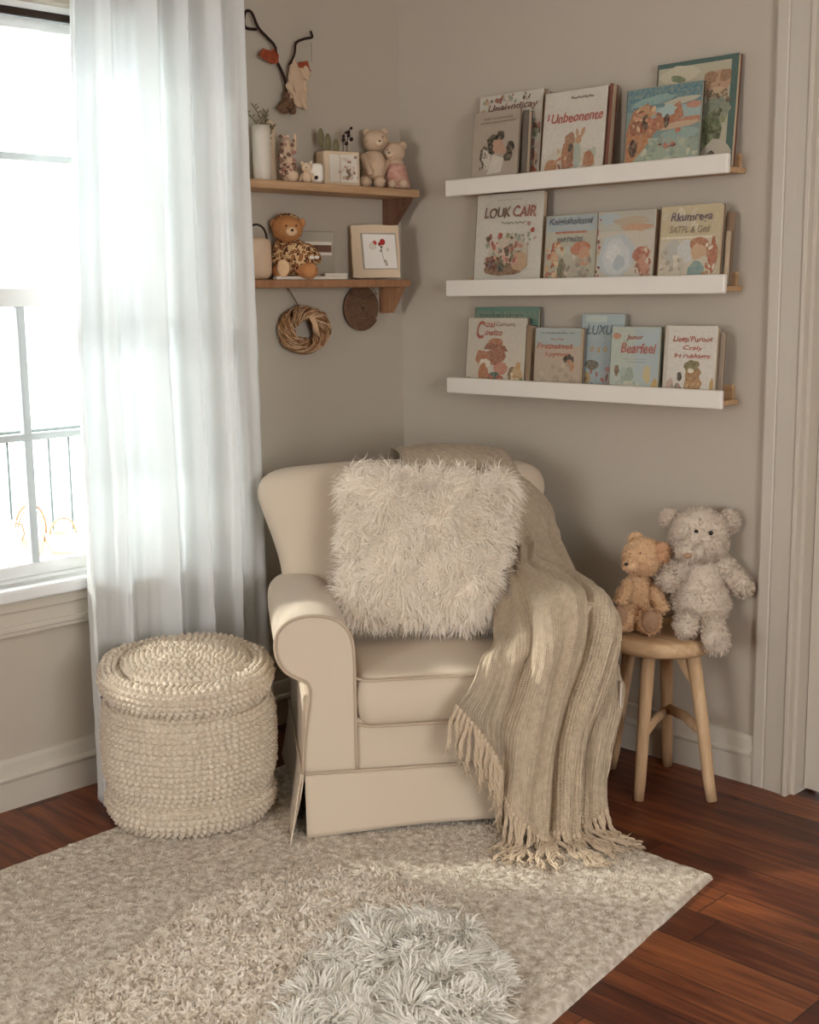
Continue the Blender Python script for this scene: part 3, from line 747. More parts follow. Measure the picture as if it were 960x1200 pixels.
# ------------------------------------------------------------------ knitted throw
def throw():
    root = empty('throw_blanket', (cx, cy, 0), CH_RZ, 'loosely knitted beige throw with fringe draped over the armchair arm', 'blanket')
    rows = [
     [(-.06, .435, .60), (.06, .44, .58), (.18, .44, .58), (.30, .43, .60)],
     [(-.06, .43, .78), (.06, .435, .78), (.18, .435, .78), (.31, .43, .78)],
     [(-.05, .400, .930), (.05, .405, .946), (.18, .405, .944), (.30, .40, .930)],
     [(-.04, .32, .958), (.06, .32, .964), (.18, .32, .960), (.315, .32, .944)],
     [(-.02, .232, .925), (.07, .222, .930), (.18, .218, .930), (.27, .222, .915), (.34, .235, .885)],
     [(.04, .190, .83), (.12, .180, .83), (.21, .178, .83), (.28, .180, .825), (.35, .190, .81), (.405, .215, .795), (.435, .25, .785)],
     [(.14, .148, .73), (.20, .140, .735), (.27, .138, .74), (.33, .143, .74), (.39, .165, .735), (.435, .20, .72), (.452, .26, .70)],
     [(.22, .10, .66), (.26, .095, .672), (.30, .09, .685), (.35, .09, .692), (.39, .10, .69), (.43, .13, .675), (.458, .18, .65)],
     [(.215, .00, .58), (.25, .00, .62), (.29, .00, .652), (.34, .00, .662), (.39, .00, .655), (.435, .01, .625), (.466, .03, .57)],
     [(.19, -.12, .52), (.23, -.12, .570), (.28, -.12, .632), (.34, -.12, .655), (.40, -.12, .648), (.445, -.12, .612), (.470, -.12, .54), (.470, -.10, .47)],
     [(.155, -.25, .490), (.21, -.25, .528), (.265, -.25, .612), (.335, -.25, .655), (.40, -.25, .646), (.447, -.25, .605), (.472, -.25, .53), (.470, -.23, .44)],
     [(.115, -.345, .484), (.18, -.345, .510), (.25, -.345, .595), (.33, -.345, .648), (.40, -.345, .636), (.443, -.345, .59), (.458, -.34, .51), (.455, -.33, .42)],
     [(.075, -.410, .468), (.15, -.410, .474), (.235, -.410, .525), (.32, -.410, .578), (.385, -.405, .565), (.430, -.40, .52), (.454, -.38, .45), (.458, -.355, .38)],
     [(.045, -.430, .435), (.115, -.432, .400), (.20, -.430, .410), (.28, -.425, .440), (.345, -.420, .440), (.398, -.415, .41), (.428, -.40, .36), (.438, -.375, .31)],
     [(.022, -.435, .410), (.09, -.445, .350), (.160, -.450, .300), (.235, -.450, .275), (.29, -.445, .280), (.345, -.435, .275), (.385, -.43, .25), (.402, -.415, .21)],
     [(.012, -.435, .396), (.075, -.45, .325), (.135, -.46, .235), (.180, -.475, .140), (.235, -.485, .11), (.285, -.48, .12), (.33, -.465, .13), (.37, -.445, .14), (.392, -.43, .14)],
     [(.008, -.435, .388), (.065, -.452, .312), (.118, -.465, .215), (.140, -.48, .110), (.185, -.50, .060), (.228, -.52, .028), (.262, -.51, .040), (.30, -.50, .028), (.335, -.485, .040), (.37, -.46, .055), (.395, -.44, .075)],
    ]
    nx, ny = 300, 380
    R = np.array([crv(r, nx) for r in rows])                 # rows, nx, 3
    P = np.zeros((ny, nx, 3))
    for i in range(nx): P[:, i] = crv(R[:, i], ny)
    s = np.linspace(0, 1, nx)[None, :]; t = np.linspace(0, 1, ny)[:, None]
    def normals(P):
        du = np.gradient(P, axis=1); dv = np.gradient(P, axis=0); n = unit(np.cross(du, dv)); return n
    Nn = normals(P)
    c = np.array([.1, 0, .45]); Nn = Nn*np.sign(((P-c)*Nn).sum())
    for k in range(6):                                        # smooth the normal field
        Nn[1:-1] = (Nn[:-2]+Nn[1:-1]+Nn[2:]); Nn[:, 1:-1] = (Nn[:, :-2]+Nn[:, 1:-1]+Nn[:, 2:]); Nn = unit(Nn)
    a = np.clip((t-.50-.16*np.clip(1-s*2.5, 0, 1))/.22, 0, 1)
    w1 = s+.020*np.sin(t*9+s*6)
    def valley(c0, w_, d): return -d*np.exp(-((w1-c0)/w_)**2)
    big = valley(.25+.02*(1-t), .026, .042)+valley(.57, .026, .046)+valley(.79, .024, .036)+valley(.41, .035, .018)+valley(.69, .02, .014)+.016*np.sin(w1*2*pi*3.1+.6)
    f = a*big + .0035*np.sin(w1*2*pi*9+3*np.sin(t*5)+5*vnoise(np.stack([s*5+0*t, t*4+0*s, 0*s*t], -1), 7))*np.clip((t-.1)/.3, .3, 1) + (.0012*a+.0006)*np.sin(w1*2*pi*31+2*np.sin(t*8))
    f = f+.008*(fbm(P*13, 3, 2)-.5)*2*np.clip(t*3, .3, 1)
    gather = np.exp(-((t-.46)/.08)**2); f = f+gather*.008*np.sin(w1*2*pi*6+1)
    f = f+.013+.006*a
    P = P+Nn*f[..., None]
    # knit: fine geometric stitches
    U = np.cumsum(np.concatenate([[0], np.linalg.norm(np.diff(P[:, nx//2], axis=0), axis=1)]))
    uv = np.stack([np.broadcast_to(s*.62, (ny, nx)), np.broadcast_to(U[:, None], (ny, nx))], -1)
    P[..., 2] = np.maximum(P[..., 2], .022)
    o = grid_obj('blanket_cloth', P, M['throw'], root, uv=uv)
    sd = o.modifiers.new('thick', 'SOLIDIFY'); sd.thickness = .004; sd.offset = 1
    # fringe
    rg = random.Random(5); hem = P[-1]
    L = np.concatenate([[0], np.cumsum(np.linalg.norm(np.diff(hem, axis=0), axis=1))]); n = 62
    for k in range(n):
        d = L[-1]*(k+.3)/n; p = Vector([float(np.interp(d, L, hem[:, j])) for j in range(3)])
        x = p.x; low = p.z < .12
        ln = rg.uniform(.10, .135) if not low else rg.uniform(.14, .20)
        ang = -1.57+(x-.24)*5.0+rg.uniform(-.35, .35) if low else -1.57
        dirv = Vector((0, -.05, -1)) if not low else Vector((.5*cos(ang), .5*sin(ang), -.8)).normalized()
        if x < .05: dirv = Vector((-.30, -.12, -.9)).normalized()
        pts = [p.copy()]; step = .011; q = p.copy(); dv = dirv.copy()
        wob = rg.uniform(0, 6); amp = rg.uniform(.06, .22)
        for i in range(int(ln/step)):
            dv = (dv+Vector((amp*sin(i*.8+wob), amp*.6*cos(i*.7+wob), -.16))).normalized()
            nq = q+dv*step
            fl = .026 if (nq.x < .6) else .012
            if nq.z < fl:
                nq.z = fl+rg.uniform(0, .002)
                h_ = Vector((cos(ang), sin(ang), 0))*.5+Vector((dv.x, dv.y, 0)); dv = (h_.normalized()+Vector((.25*sin(i*.9+wob), .25*cos(i*1.1+wob), 0))).normalized()
            q = nq; pts.append(q.copy())
        m = len(pts); b = MB()
        for ply in range(3):
            pa = [pts[i]+Vector((cos(i*.9+ply*2.1), sin(i*.9+ply*2.1), .6*sin(i*.9+ply*2.1+1)))*(.0030+.0012*(i/m)) for i in range(m)]
            b.tube(pa, [.0034 if i else .0046 for i in range(m-1)]+[.0018], 6)
        b.ell(tuple(pts[0]), (.0072, .0072, .009), n=10, m=6)
        for f_ in range(5):
            e = pts[-1]; dd = Vector((dv.x+rg.uniform(-.8, .8), dv.y+rg.uniform(-.8, .8), dv.z+rg.uniform(-.2, .3))).normalized()
            e2 = e+dd*.022; e2.z = max(e2.z, .020); b.tube([e, (e+e2)/2+Vector((0, 0, .002)), e2], [.0016, .0012, .0006], 4)
        b.build('tassel', M['yarn'], root)
    tg = MB(); tg.bbox((.470, -.392, .335), (.474, -.352, .405), .0008, 1); to = tg.build('care_tag', M['ceramic'], root); tag(to, 'small white cloth tag')
throw()

# ------------------------------------------------------------------ stool
def stool():
    X0, Y0 = 1.252, -.19
    root = empty('wooden_stool', (X0, Y0, 0), 0, 'round pale wooden stool with four splayed legs by the doorway', 'stool')
    t = MB(); t.lathe([(.135, .424), (.155, .426), (.163, .434), (.165, .445), (.165, .458), (.160, .466), (.150, .470), (.05, .4705)], n=64); t.build('seat', M['stool_top'], root)
    feet = [(1.291, -.345), (1.448, -.205), (1.196, -.055), (1.082, -.190)]
    tops = []
    for i, (fx, fy) in enumerate(feet):
        dx, dy = fx-X0, fy-Y0; tx, ty = dx*.60, dy*.60
        l = MB(); l.tube([(dx, dy, 0), (dx*.93, dy*.93, .06), (dx*.8, dy*.8, .22), (tx, ty, .426)], [.0155, .017, .0185, .020], 18); l.build('leg', M['stool'], root); tops.append((tx, ty))
    def at(i, z): a = 1-(z/.426)*.40; return ((feet[i][0]-X0)*a, (feet[i][1]-Y0)*a, z)
    for a, b, z in ((0, 2, .185), (1, 2, .195)):
        p = Vector(at(a, z)); q = Vector(at(b, z)); mid = (p+q)/2+Vector((0, 0, .012))
        l = MB(); l.tube([p, mid, q], .011, 12, flat=1.5); l.build('stretcher', M['stool'], root)
    # wedge bracket between seat and right leg
    p = Vector(at(1, .33)); d = Vector((feet[1][0]-X0, feet[1][1]-Y0, 0)).normalized(); n = Vector((-d.y, d.x, 0))
    c = MB(); o2 = [(.045, .425), (.095, .425), (.118, .34), (.112, .34)]
    c.prism(o2, lambda u, z, k: tuple(d*u+n*k+Vector((0, 0, z))), -.012, .012); c.build('corner_bracket', M['stool'], root)
stool()

# ------------------------------------------------------------------ plush animals
def rotz(a): return Matrix.Rotation(a, 3, 'Z')
def plush_part(name, shapes, m, parent, fur=0, fl=.008, fw=.0016, seed=0, label=None):
    b = MB()
    for i, s in enumerate(shapes):
        if s[0] == 'e':
            b.ell(s[1], s[2], s[3] if len(s) > 3 else None, 22, 14, noise=.10, nsc=28, seed=seed+i)
        else:
            p0, p1, r0, r1 = Vector(s[1]), Vector(s[2]), s[3], s[4]; d = (p1-p0); L = d.length; d.normalize(); pts = []; rr = []
            for k in range(5):
                a = pi/2*k/5; pts.append(p0-d*r0*cos(a)); rr.append(max(r0*sin(a), .0008))
            for k in range(5): pts.append(p0+d*L*k/4); rr.append(r0+(r1-r0)*k/4)
            for k in range(1, 6):
                a = pi/2*k/5; pts.append(p1+d*r1*sin(a)); rr.append(max(r1*cos(a), .0008))
            b.tube(pts, rr, 18)
    if fur:
        fur = int(fur*1.3)
        V = np.concatenate(b.v); Q = np.array([f for f in b.f if len(f) == 4])
        pts, nn = sample_faces(V, Q, fur, seed)
        # orient outwards per nearest shape centre
        cs = np.array([(s[1] if s[0] == 'e' else tuple((Vector(s[1])+Vector(s[2]))/2)) for s in shapes])
        j = np.argmin(np.linalg.norm(pts[:, None]-cs[None], axis=2), axis=1); fl_ = ((pts-cs[j])*nn).sum(1) < 0; nn[fl_] *= -1
        sv, sq = strands(pts, nn, fl, fw, segs=2, clump=60, spread=.8, droop=.3, curl=.6, seed=seed, lift=.6, wn=120)
        b.add(sv, sq)
    o = b.build(name, m, parent)
    if label: o['label'] = label
    return o

def stool_bears():
    r = empty('teddy_bear', (1.252, -.19, .4705), radians(45), 'pale fluffy grey white teddy bear sitting on the stool', 'teddy bear')
    r.location = (1.252+.707*.02, -.19+.707*.02, .4705)
    W = M['bear_white']; k = dict(fl=.0095, fw=.0034)
    plush_part('body', [('e', (.086, .0, .125), (.079, .068, .118)), ('e', (.092, -.012, .085), (.086, .076, .083))], W, r, 2600, seed=1, **k)
    hd = plush_part('head', [('e', (.082, -.005, .285), (.085, .074, .080)), ('e', (.085, -.012, .262), (.078, .070, .062))], W, r, 2600, seed=2, **k)
    plush_part('muzzle', [('e', (.046, -.066, .250), (.042, .036, .036), rotz(-.3)), ('l', (.034, -.084, .246), (.060, -.056, .285), .026, .028)], W, hd, 500, seed=3, **k)
    plush_part('nose', [('e', (.028, -.113, .244), (.013, .006, .009))], M['bear_paw'], hd)
    for x, z, y in ((.060, .305, -.074), (.100, .302, -.080)): plush_part('eye', [('e', (x, y, z), (.0068, .005, .0068))], M['eye'], hd)
    plush_part('ear', [('e', (.168, .0, .322), (.031, .014, .034), rotz(-.2))], W, hd, 500, seed=4, **k)
    plush_part('ear', [('e', (.002, .022, .330), (.026, .014, .026), rotz(.2))], W, hd, 400, seed=5, **k)
    plush_part('arm', [('l', (.030, -.02, .195), (-.010, -.055, .165), .032, .031)], W, r, 900, seed=6, **k)
    plush_part('arm', [('l', (.150, -.005, .195), (.205, -.03, .135), .033, .030)], W, r, 1000, seed=7, **k)
    plush_part('leg', [('l', (.050, -.05, .045), (.030, -.115, .040), .036, .034)], W, r, 900, seed=8, **k)
    lg = plush_part('leg', [('l', (.105, -.06, .045), (.102, -.150, .030), .036, .034), ('e', (.102, -.172, .012), (.036, .026, .036))], W, r, 1100, seed=9, **k)
    t = empty('teddy_bear', (1.252, -.19, .4705), radians(45), 'smaller honey tan teddy bear leaning against the pale bear on the stool', 'teddy bear')
    T = M['bear_tan']; k = dict(fl=.0075, fw=.0026)
    plush_part('body', [('e', (-.062, .02, .098), (.048, .044, .078))], T, t, 1400, seed=11, **k)
    hd = plush_part('head', [('e', (-.056, -.005, .222), (.060, .050, .054))], T, t, 1500, seed=12, **k)
    plush_part('muzzle', [('e', (-.092, -.034, .205), (.027, .024, .022))], T, hd, 400, seed=13, **k)
    plush_part('nose', [('e', (-.112, -.050, .208), (.007, .005, .005))], M['eye'], hd)
    plush_part('eye', [('e', (-.072, -.048, .238), (.0045, .003, .0045))], M['eye'], hd); plush_part('eye', [('e', (-.100, -.030, .238), (.0045, .003, .0045))], M['eye'], hd)
    plush_part('ear', [('e', (-.008, -.035, .238), (.024, .012, .030), rotz(.2))], M['ear'], hd, 300, seed=14, label='orange inner ear', **k)
    plush_part('ear', [('e', (-.075, .018, .270), (.02, .01, .018))], T, hd, 200, seed=15, **k)
    plush_part('arm', [('l', (-.098, -.0, .135), (-.122, -.035, .10), .020, .019)], T, t, 300, seed=16, **k)
    plush_part('arm', [('l', (-.022, -.015, .120), (-.006, -.035, .075), .019, .018)], T, t, 300, seed=17, **k)
    for (a, b, s) in (((-.088, -.01, .040), (-.120, -.050, .048), 1), ((-.048, -.02, .042), (-.050, -.080, .044), 2)):
        lg = plush_part('leg', [('l', a, b, .032, .035)], T, t, 600, seed=17+s, **k)
        d = (Vector(b)-Vector(a)).normalized(); c = Vector(b)+d*.020+Vector((0, 0, .006))
        R = d.to_track_quat('Z', 'Y').to_matrix()
        plush_part('paw_pad', [('e', tuple(c), (.027, .033, .018), R)], M['bear_paw'], lg, label='darker worn sole')
stool_bears()

# ------------------------------------------------------------------ picture ledges and books
def ledge(zb, lab, x0=.335, x1=1.392):
    r = empty('picture_ledge', (x0, 0, zb), 0, lab, 'picture ledge', 'picture ledges on the right wall')
    b = MB(); b.bbox((.008, -.108, .0), (x1-x0-.018, -.001, .015), .002); b.build('shelf_board', M['ledge_wood'], r)
    b = MB(); b.bbox((0, -.126, -.006), (x1-x0, -.109, .047), .005, 3); b.build('front_lip', M['ledge_white'], r)
    b = MB(); b.bbox((.008, -.014, .015), (x1-x0-.03, -.001, .055), .002); b.build('back_rail', M['ledge_wood'], r)
ledge(1.770, 'topmost white lipped picture ledge holding the rabbit and cliff landscape storybooks')
ledge(1.446, 'middle white lipped picture ledge under the topmost ledge')
ledge(1.125, 'lowest white lipped picture ledge nearest the armchair')

_tx = {}
def text_shape(s):
    if s not in _tx:
        cu = bpy.data.curves.new('t', 'FONT'); cu.body = s; cu.size = 1; cu.resolution_u = 3; cu.offset = .018; cu.shear = .18
        o = bpy.data.objects.new('t', cu); COL.objects.link(o); bpy.context.view_layer.update()
        me = bpy.data.meshes.new_from_object(o.evaluated_get(bpy.context.evaluated_depsgraph_get()))
        V = np.array([v.co[:] for v in me.vertices]); F = [list(p.vertices) for p in me.polygons]
        bpy.data.objects.remove(o); bpy.data.curves.remove(cu); bpy.data.meshes.remove(me)
        V[:, :2] -= V[:, :2].min(0); _tx[s] = (V, F, V[:, 0].max(), V[:, 1].max())
    return _tx[s]

_lin = lin
def ink(h):
    c = np.array(_lin(h)); l = c @ np.array([.3, .6, .1]); c = c*.72+.28*l*np.array([1.08, 1, .86]); return tuple(c*.88)
def book(name, x0, x1, z0, h, t, y, tilt, cover, back, lab, titles=(), art=(), lean=0, group=None, cat='book', seed=0):
    """front cover faces -y; y = foot of the front face; x0..x1 along the ledge"""
    w = x1-x0
    r = empty(name, ((x0+x1)/2, y, z0+.0005+t*math.sin(radians(tilt))), 0, lab, cat, group, rot=(-radians(tilt), radians(lean), 0))
    hw = w/2; bt = .0022
    c = MB(); cc = ink(cover); cb = ink(back)
    c.bbox((-hw, 0, 0), (hw, bt, h), .0008, 1, cc); c.bbox((-hw, t-bt, 0), (hw, t, h), .0008, 1, cb)
    c.bbox((-hw-.001, .0, 0), (-hw+.003, t, h), .0008, 1, cb); c.build('cover', M['print'], r, True)
    p = MB(); p.box((-hw+.003, bt, .003), (hw-.004, t-bt, h-.003)); p.build('page_block', M['pages'], r)
    rg = random.Random(seed+len(lab)); a = MB(); dep = [.0004]
    def put(P, col):
        dep[0] += .00003; col = ink(col); P = [(min(max(q[0], .012), .988), min(max(q[1], .008), .992)) for q in P]
        V = [(-hw+q[0]*w, -dep[0], q[1]*h) for q in P]; cxx = sum(q[0] for q in V)/len(V); czz = sum(q[2] for q in V)/len(V)
        n = len(V); V.append((cxx, -dep[0], czz)); a.add(V, [[i, (i+1) % n, n] for i in range(n)], col, False)
    def blob(x, yy, rx, ry, rot, col, n=14, wob=.16):
        P = []
        for i in range(n):
            tt = 2*pi*i/n; k = 1+rg.uniform(-wob, wob); u = rx*cos(tt)*k; v_ = ry*sin(tt)*k
            P.append((x+(u*cos(rot)-v_*sin(rot)), yy+(u*sin(rot)+v_*cos(rot))))
        put(P, col)
    for s in art:
        if s[0] == 'r': x, yy, ww, hh, col = s[1:]; put([(x-ww/2, yy-hh/2), (x+ww/2, yy-hh/2), (x+ww/2, yy+hh/2), (x-ww/2, yy+hh/2)], col)
        elif s[0] == 'e': blob(s[1], s[2], s[3], s[4], s[5], s[6])
        elif s[0] == 'p': put(s[1], s[2])
        elif s[0] == 's':
            _, x, yy, ww, hh, nn, sz, cols = s
            for i in range(nn):
                blob(x+rg.uniform(-.5, .5)*ww, yy+rg.uniform(-.5, .5)*hh, sz*rg.uniform(.4, 1.1), sz*rg.uniform(.4, 1.1)*w/h, rg.uniform(0, 3), rg.choice(cols), 8, .35)
        elif s[0] == 'l':   # ruled caption line
            x, yy, ww, hh, col = s[1:]
            k = int(ww/.035)
            for i in range(k):
                xx = x-ww/2+ww*(i+.5)/k; q = .010; put([(xx-q, yy-hh/2*rg.uniform(.3, 1)), (xx+q, yy-hh/2*rg.uniform(.4, 1)), (xx+q*.8, yy+hh/2*rg.uniform(.4, 1)), (xx-q*.9, yy+hh/2)], col)
    if a.n: a.build('cover_picture', M['ink'], r, True)
    for (s, x, yy, ww, hh, col) in titles:
        V, F, mx_, my_ = text_shape(s); V = V.copy(); m = MB()
        X = -hw+(x-ww/2+V[:, 0]/mx_*ww)*w; Z = (yy-hh/2+V[:, 1]/my_*hh)*h
        Z = Z+.006*h*np.sin(V[:, 0]*5.3)
        m.add(np.stack([X, np.full(len(X), -dep[0]-.0003), Z], 1), F, ink(col), False); m.build('title', M['ink'], r, True)
    return r

Z1, Z2, Z3 = 1.7855, 1.4615, 1.1405
G1, G2, G3 = 'storybooks on the top ledge', 'storybooks on the middle ledge', 'storybooks on the bottom ledge'
RED = ['#b5452c', '#c9633a', '#8d3a28', '#d98d5a', '#e0b27a']; FLO = ['#a8503c', '#7d8a5e', '#cfa078', '#5c4636', '#d8b8a0', '#93a08c']
# top ledge
book('storybook', .405, .672, Z1, .293, .016, -.055, 5, '#d8cfbd', '#a8876a', 'white floral storybook with curly brown title behind the girl book on the top ledge',
     [('Unaisndicay', .55, .845, .78, .10, '#7c3a2c')],
     [('s', .08, .45, .14, .85, 26, .045, FLO), ('s', .9, .45, .16, .8, 34, .05, FLO), ('s', .5, .94, .9, .08, 20, .03, FLO), ('e', .88, .12, .10, .07, 0, '#c04a2c'), ('e', .1, .55, .05, .06, 0, '#c27a3c')], group=G1)
book('thin_book', .676, .690, Z1, .282, .012, -.050, 5, '#b49a7c', '#9a7a5c', 'thin tan book edge between the floral and the rabbit storybook on the top ledge', group=G1)
book('storybook', .425, .618, Z1, .236, .010, -.100, 5, '#b8a48e', '#a58d74', 'small beige storybook picturing a girl with black curls on the top ledge',
     [],
     [('l', .55, .90, .62, .035, '#5d4a3c'), ('l', .55, .85, .78, .025, '#6d5a4a'), ('e', .40, .35, .19, .10, .5, '#b7ada0'), ('e', .28, .42, .10, .12, .3, '#4a4038'), ('e', .33, .38, .08, .14, .4, '#cfc4b4'), ('s', .27, .34, .16, .2, 10, .03, ['#4a4038', '#d8cfc0']), ('e', .50, .56, .17, .13, 0, '#1c1612'), ('e', .62, .66, .09, .07, 0, '#1c1612'), ('e', .58, .53, .12, .10, 0, '#c48a6c'), ('e', .85, .50, .085, .08, 0, '#1c1612'), ('e', .80, .40, .10, .08, .3, '#2a201a'), ('e', .68, .46, .10, .05, -.3, '#c48a6c'), ('p', [(.36, .16), (.66, .18), (.72, .36), (.48, .42)], '#d6cdbd'), ('s', .3, .09, .12, .08, 5, .03, ['#5a463a'])], group=G1, seed=3)
book('thick_book', .632, .655, Z1, .225, .020, -.094, 4, '#6f6256', '#54483e', 'thick dark spined book squeezed beside the girl book on the top ledge', group=G1)
book('storybook', .700, .938, Z1, .268, .014, -.083, 6, '#d9d0bf', '#8a3f2c', 'white storybook with red title and rabbit picture on the top ledge',
     [('Unbeonente', .55, .70, .82, .11, '#c4342c'), ('s', .09, .72, .04, .07, '#c4342c'), ('fourouanen', .62, .915, .36, .028, '#6a5a4c')],
     [('e', .5, .22, .42, .16, 0, '#cfc9b4'), ('s', .5, .2, .75, .24, 24, .06, ['#b6bda0', '#c4a884', '#a9b59a', '#d9c7a2']), ('e', .44, .26, .11, .17, 0, '#9a5a3c'), ('e', .46, .45, .08, .08, 0, '#b0764c'), ('e', .40, .28, .05, .15, .1, '#b9683c'), ('e', .48, .36, .04, .05, 0, '#3a2a22'), ('e', .59, .28, .06, .15, 0, '#a9b8a8'), ('e', .60, .44, .05, .05, 0, '#c98e5c'), ('e', .66, .52, .025, .06, -.4, '#c98e5c'), ('e', .57, .52, .02, .05, .2, '#c98e5c'), ('e', .78, .2, .09, .10, 0, '#b9703c'), ('e', .17, .17, .10, .08, 0, '#c47a3c'), ('e', .30, .08, .18, .05, 0, '#a83a24'), ('e', .62, .08, .16, .04, 0, '#5f8a6c'), ('s', .45, .16, .5, .2, 12, .03, RED)], group=G1)
book('thin_book', .942, .954, Z1, .271, .026, -.078, 6, '#8e4a34', '#7a3a28', 'red brown book edge right behind the rabbit storybook on the top ledge', group=G1)
book('storybook', 1.028, 1.282, Z1, .238, .012, -.103, 5, '#7f9a92', '#4a4a3c', 'teal and orange landscape storybook with cliffs and lake on the top ledge',
     [],
     [('r', .5, .86, .98, .26, '#3f8290'), ('e', .35, .84, .3, .05, .1, '#6fa6a4'), ('e', .75, .80, .25, .04, .1, '#b9b49a'), ('r', .55, .66, .9, .18, '#8db3b2'), ('p', [(.02, .05), (.02, .5), (.1, .74), (.30, .82), (.36, .62), (.5, .68), (.72, .80), (.78, .62), (.6, .5), (.4, .48), (.32, .25)], '#b8622e'), ('e', .2, .55, .12, .16, 0, '#a04e26'), ('e', .28, .72, .12, .08, 0, '#c98a4c'), ('e', .55, .70, .13, .07, .2, '#9cc0c0'), ('e', .85, .56, .2, .05, .1, '#c06a44'), ('e', .72, .52, .25, .04, .1, '#c9a27c'), ('e', .9, .74, .1, .04, 0, '#c87858'), ('r', .55, .2, .9, .38, '#93aa96'), ('e', .75, .42, .25, .07, 0, '#7fa9a4'), ('e', .35, .35, .2, .05, 0, '#9fb8a4'), ('s', .6, .2, .75, .32, 40, .05, ['#a9b89a', '#86a392', '#c2c2a0', '#7d988a']), ('p', [(.02, .05), (.05, .45), (.3, .45), (.34, .35), (.12, .12)], '#c07028'), ('e', .13, .3, .06, .12, 0, '#4a2418'), ('e', .28, .6, .04, .09, 0, '#3a1c18'), ('e', .56, .58, .035, .08, 0, '#3a1c18'), ('s', .3, .62, .35, .3, 22, .035, RED), ('s', .6, .3, .3, .06, 5, .03, ['#8a3a2c', '#c0553c']), ('e', .72, .46, .035, .03, 0, '#c4603c')], group=G1, seed=5)
book('picture_book', 1.098, 1.362, Z1, .305, .020, -.060, 5, '#4a7068', '#7a3c2c', 'large green edged storybook behind the teal landscape book on the top ledge',
     [],
     [('r', .47, .49, .90, .93, '#b9b396'), ('e', .3, .88, .25, .08, 0, '#cdc4a4'), ('e', .28, .84, .10, .03, -.2, '#6f8560'), ('e', .76, .75, .16, .12, 0, '#c4946a'), ('e', .68, .82, .08, .06, 0, '#a46e44'), ('e', .86, .82, .07, .06, 0, '#a46e44'), ('e', .76, .66, .12, .07, 0, '#d0a67c'), ('e', .78, .52, .16, .12, 0, '#7f9078'), ('e', .72, .35, .13, .16, 0, '#4c6238'), ('s', .72, .34, .3, .34, 22, .05, ['#3e5430', '#5e7646', '#7f9460']), ('e', .80, .14, .18, .12, 0, '#c0b6a0'), ('e', .74, .12, .05, .035, 0, '#2e2a20'), ('s', .8, .7, .3, .4, 14, .03, ['#8a6a4c', '#6a5038'])], group=G1, seed=6)
# middle ledge
book('storybook', .418, .700, Z2, .303, .022, -.083, 5, '#d2ccbc', '#6e3a24', 'tall white storybook with flower basket picture on the middle ledge',
     [('LOUK', .34, .80, .40, .11, '#6a3a30'), ('CAIR', .74, .80, .34, .12, '#a8443a'), ('Thosbor ganeat', .58, .685, .36, .03, '#6f5c4c'), ('evteb gnewnti', .5, .055, .36, .03, '#7a5c4c')],
     [('l', .5, .93, .35, .012, '#9a8f80'), ('e', .5, .36, .30, .2, 0, '#c4b8a0'), ('s', .45, .42, .5, .32, 60, .045, ['#a8503c', '#7d8a5e', '#c9806a', '#5c4636', '#d8b8a0', '#8f9c88', '#b83a30']), ('e', .46, .2, .26, .07, 0, '#8a5a3c'), ('e', .3, .27, .13, .07, 0, '#7c3c28'), ('e', .70, .28, .13, .10, 0, '#c49a6c'), ('e', .42, .22, .06, .05, 0, '#2c3a34'), ('e', .26, .26, .05, .04, 0, '#5c3048'), ('s', .5, .30, .4, .12, 18, .035, ['#a83a2c', '#d8907c', '#6a7a50']), ('s', .82, .55, .2, .25, 8, .03, ['#8f9c88', '#b98a7c']), ('e', .16, .02, .14, .03, 0, '#4a6a3c'), ('s', .6, .05, .7, .05, 12, .03, ['#5a7048', '#a84a3c', '#c49a6c']), ('e', .87, .60, .03, .025, 0, '#b83a30')], group=G2)
book('storybook', .718, .918, Z2, .222, .010, -.088, 5, '#b9b49a', '#8a6a4c', 'pale blue storybook with red foxes and blue lettering on the middle ledge',
     [('Knighshaltstel', .5, .90, .84, .12, '#3a5a78'), ('VARTWITIS', .5, .66, .5, .07, '#5a6a78')],
     [('r', .5, .88, .98, .22, '#9fb2b8'), ('r', .5, .76, .6, .03, '#b85a3c'), ('s', .5, .5, .9, .2, 20, .06, ['#c9c0a4', '#b9c0b0', '#d4c090']), ('s', .22, .38, .32, .5, 26, .06, ['#c4703c', '#d89a5c', '#b85a34', '#e0b880']), ('e', .72, .52, .18, .10, 0, '#c4643c'), ('e', .78, .42, .12, .14, 0, '#c98a60'), ('e', .35, .25, .07, .15, 0, '#6a6a4c'), ('e', .42, .2, .05, .14, 0, '#7f7458'), ('s', .7, .2, .5, .35, 26, .06, ['#b8a48c', '#a09888', '#cdb89c', '#8a8478'])], group=G2, seed=8)
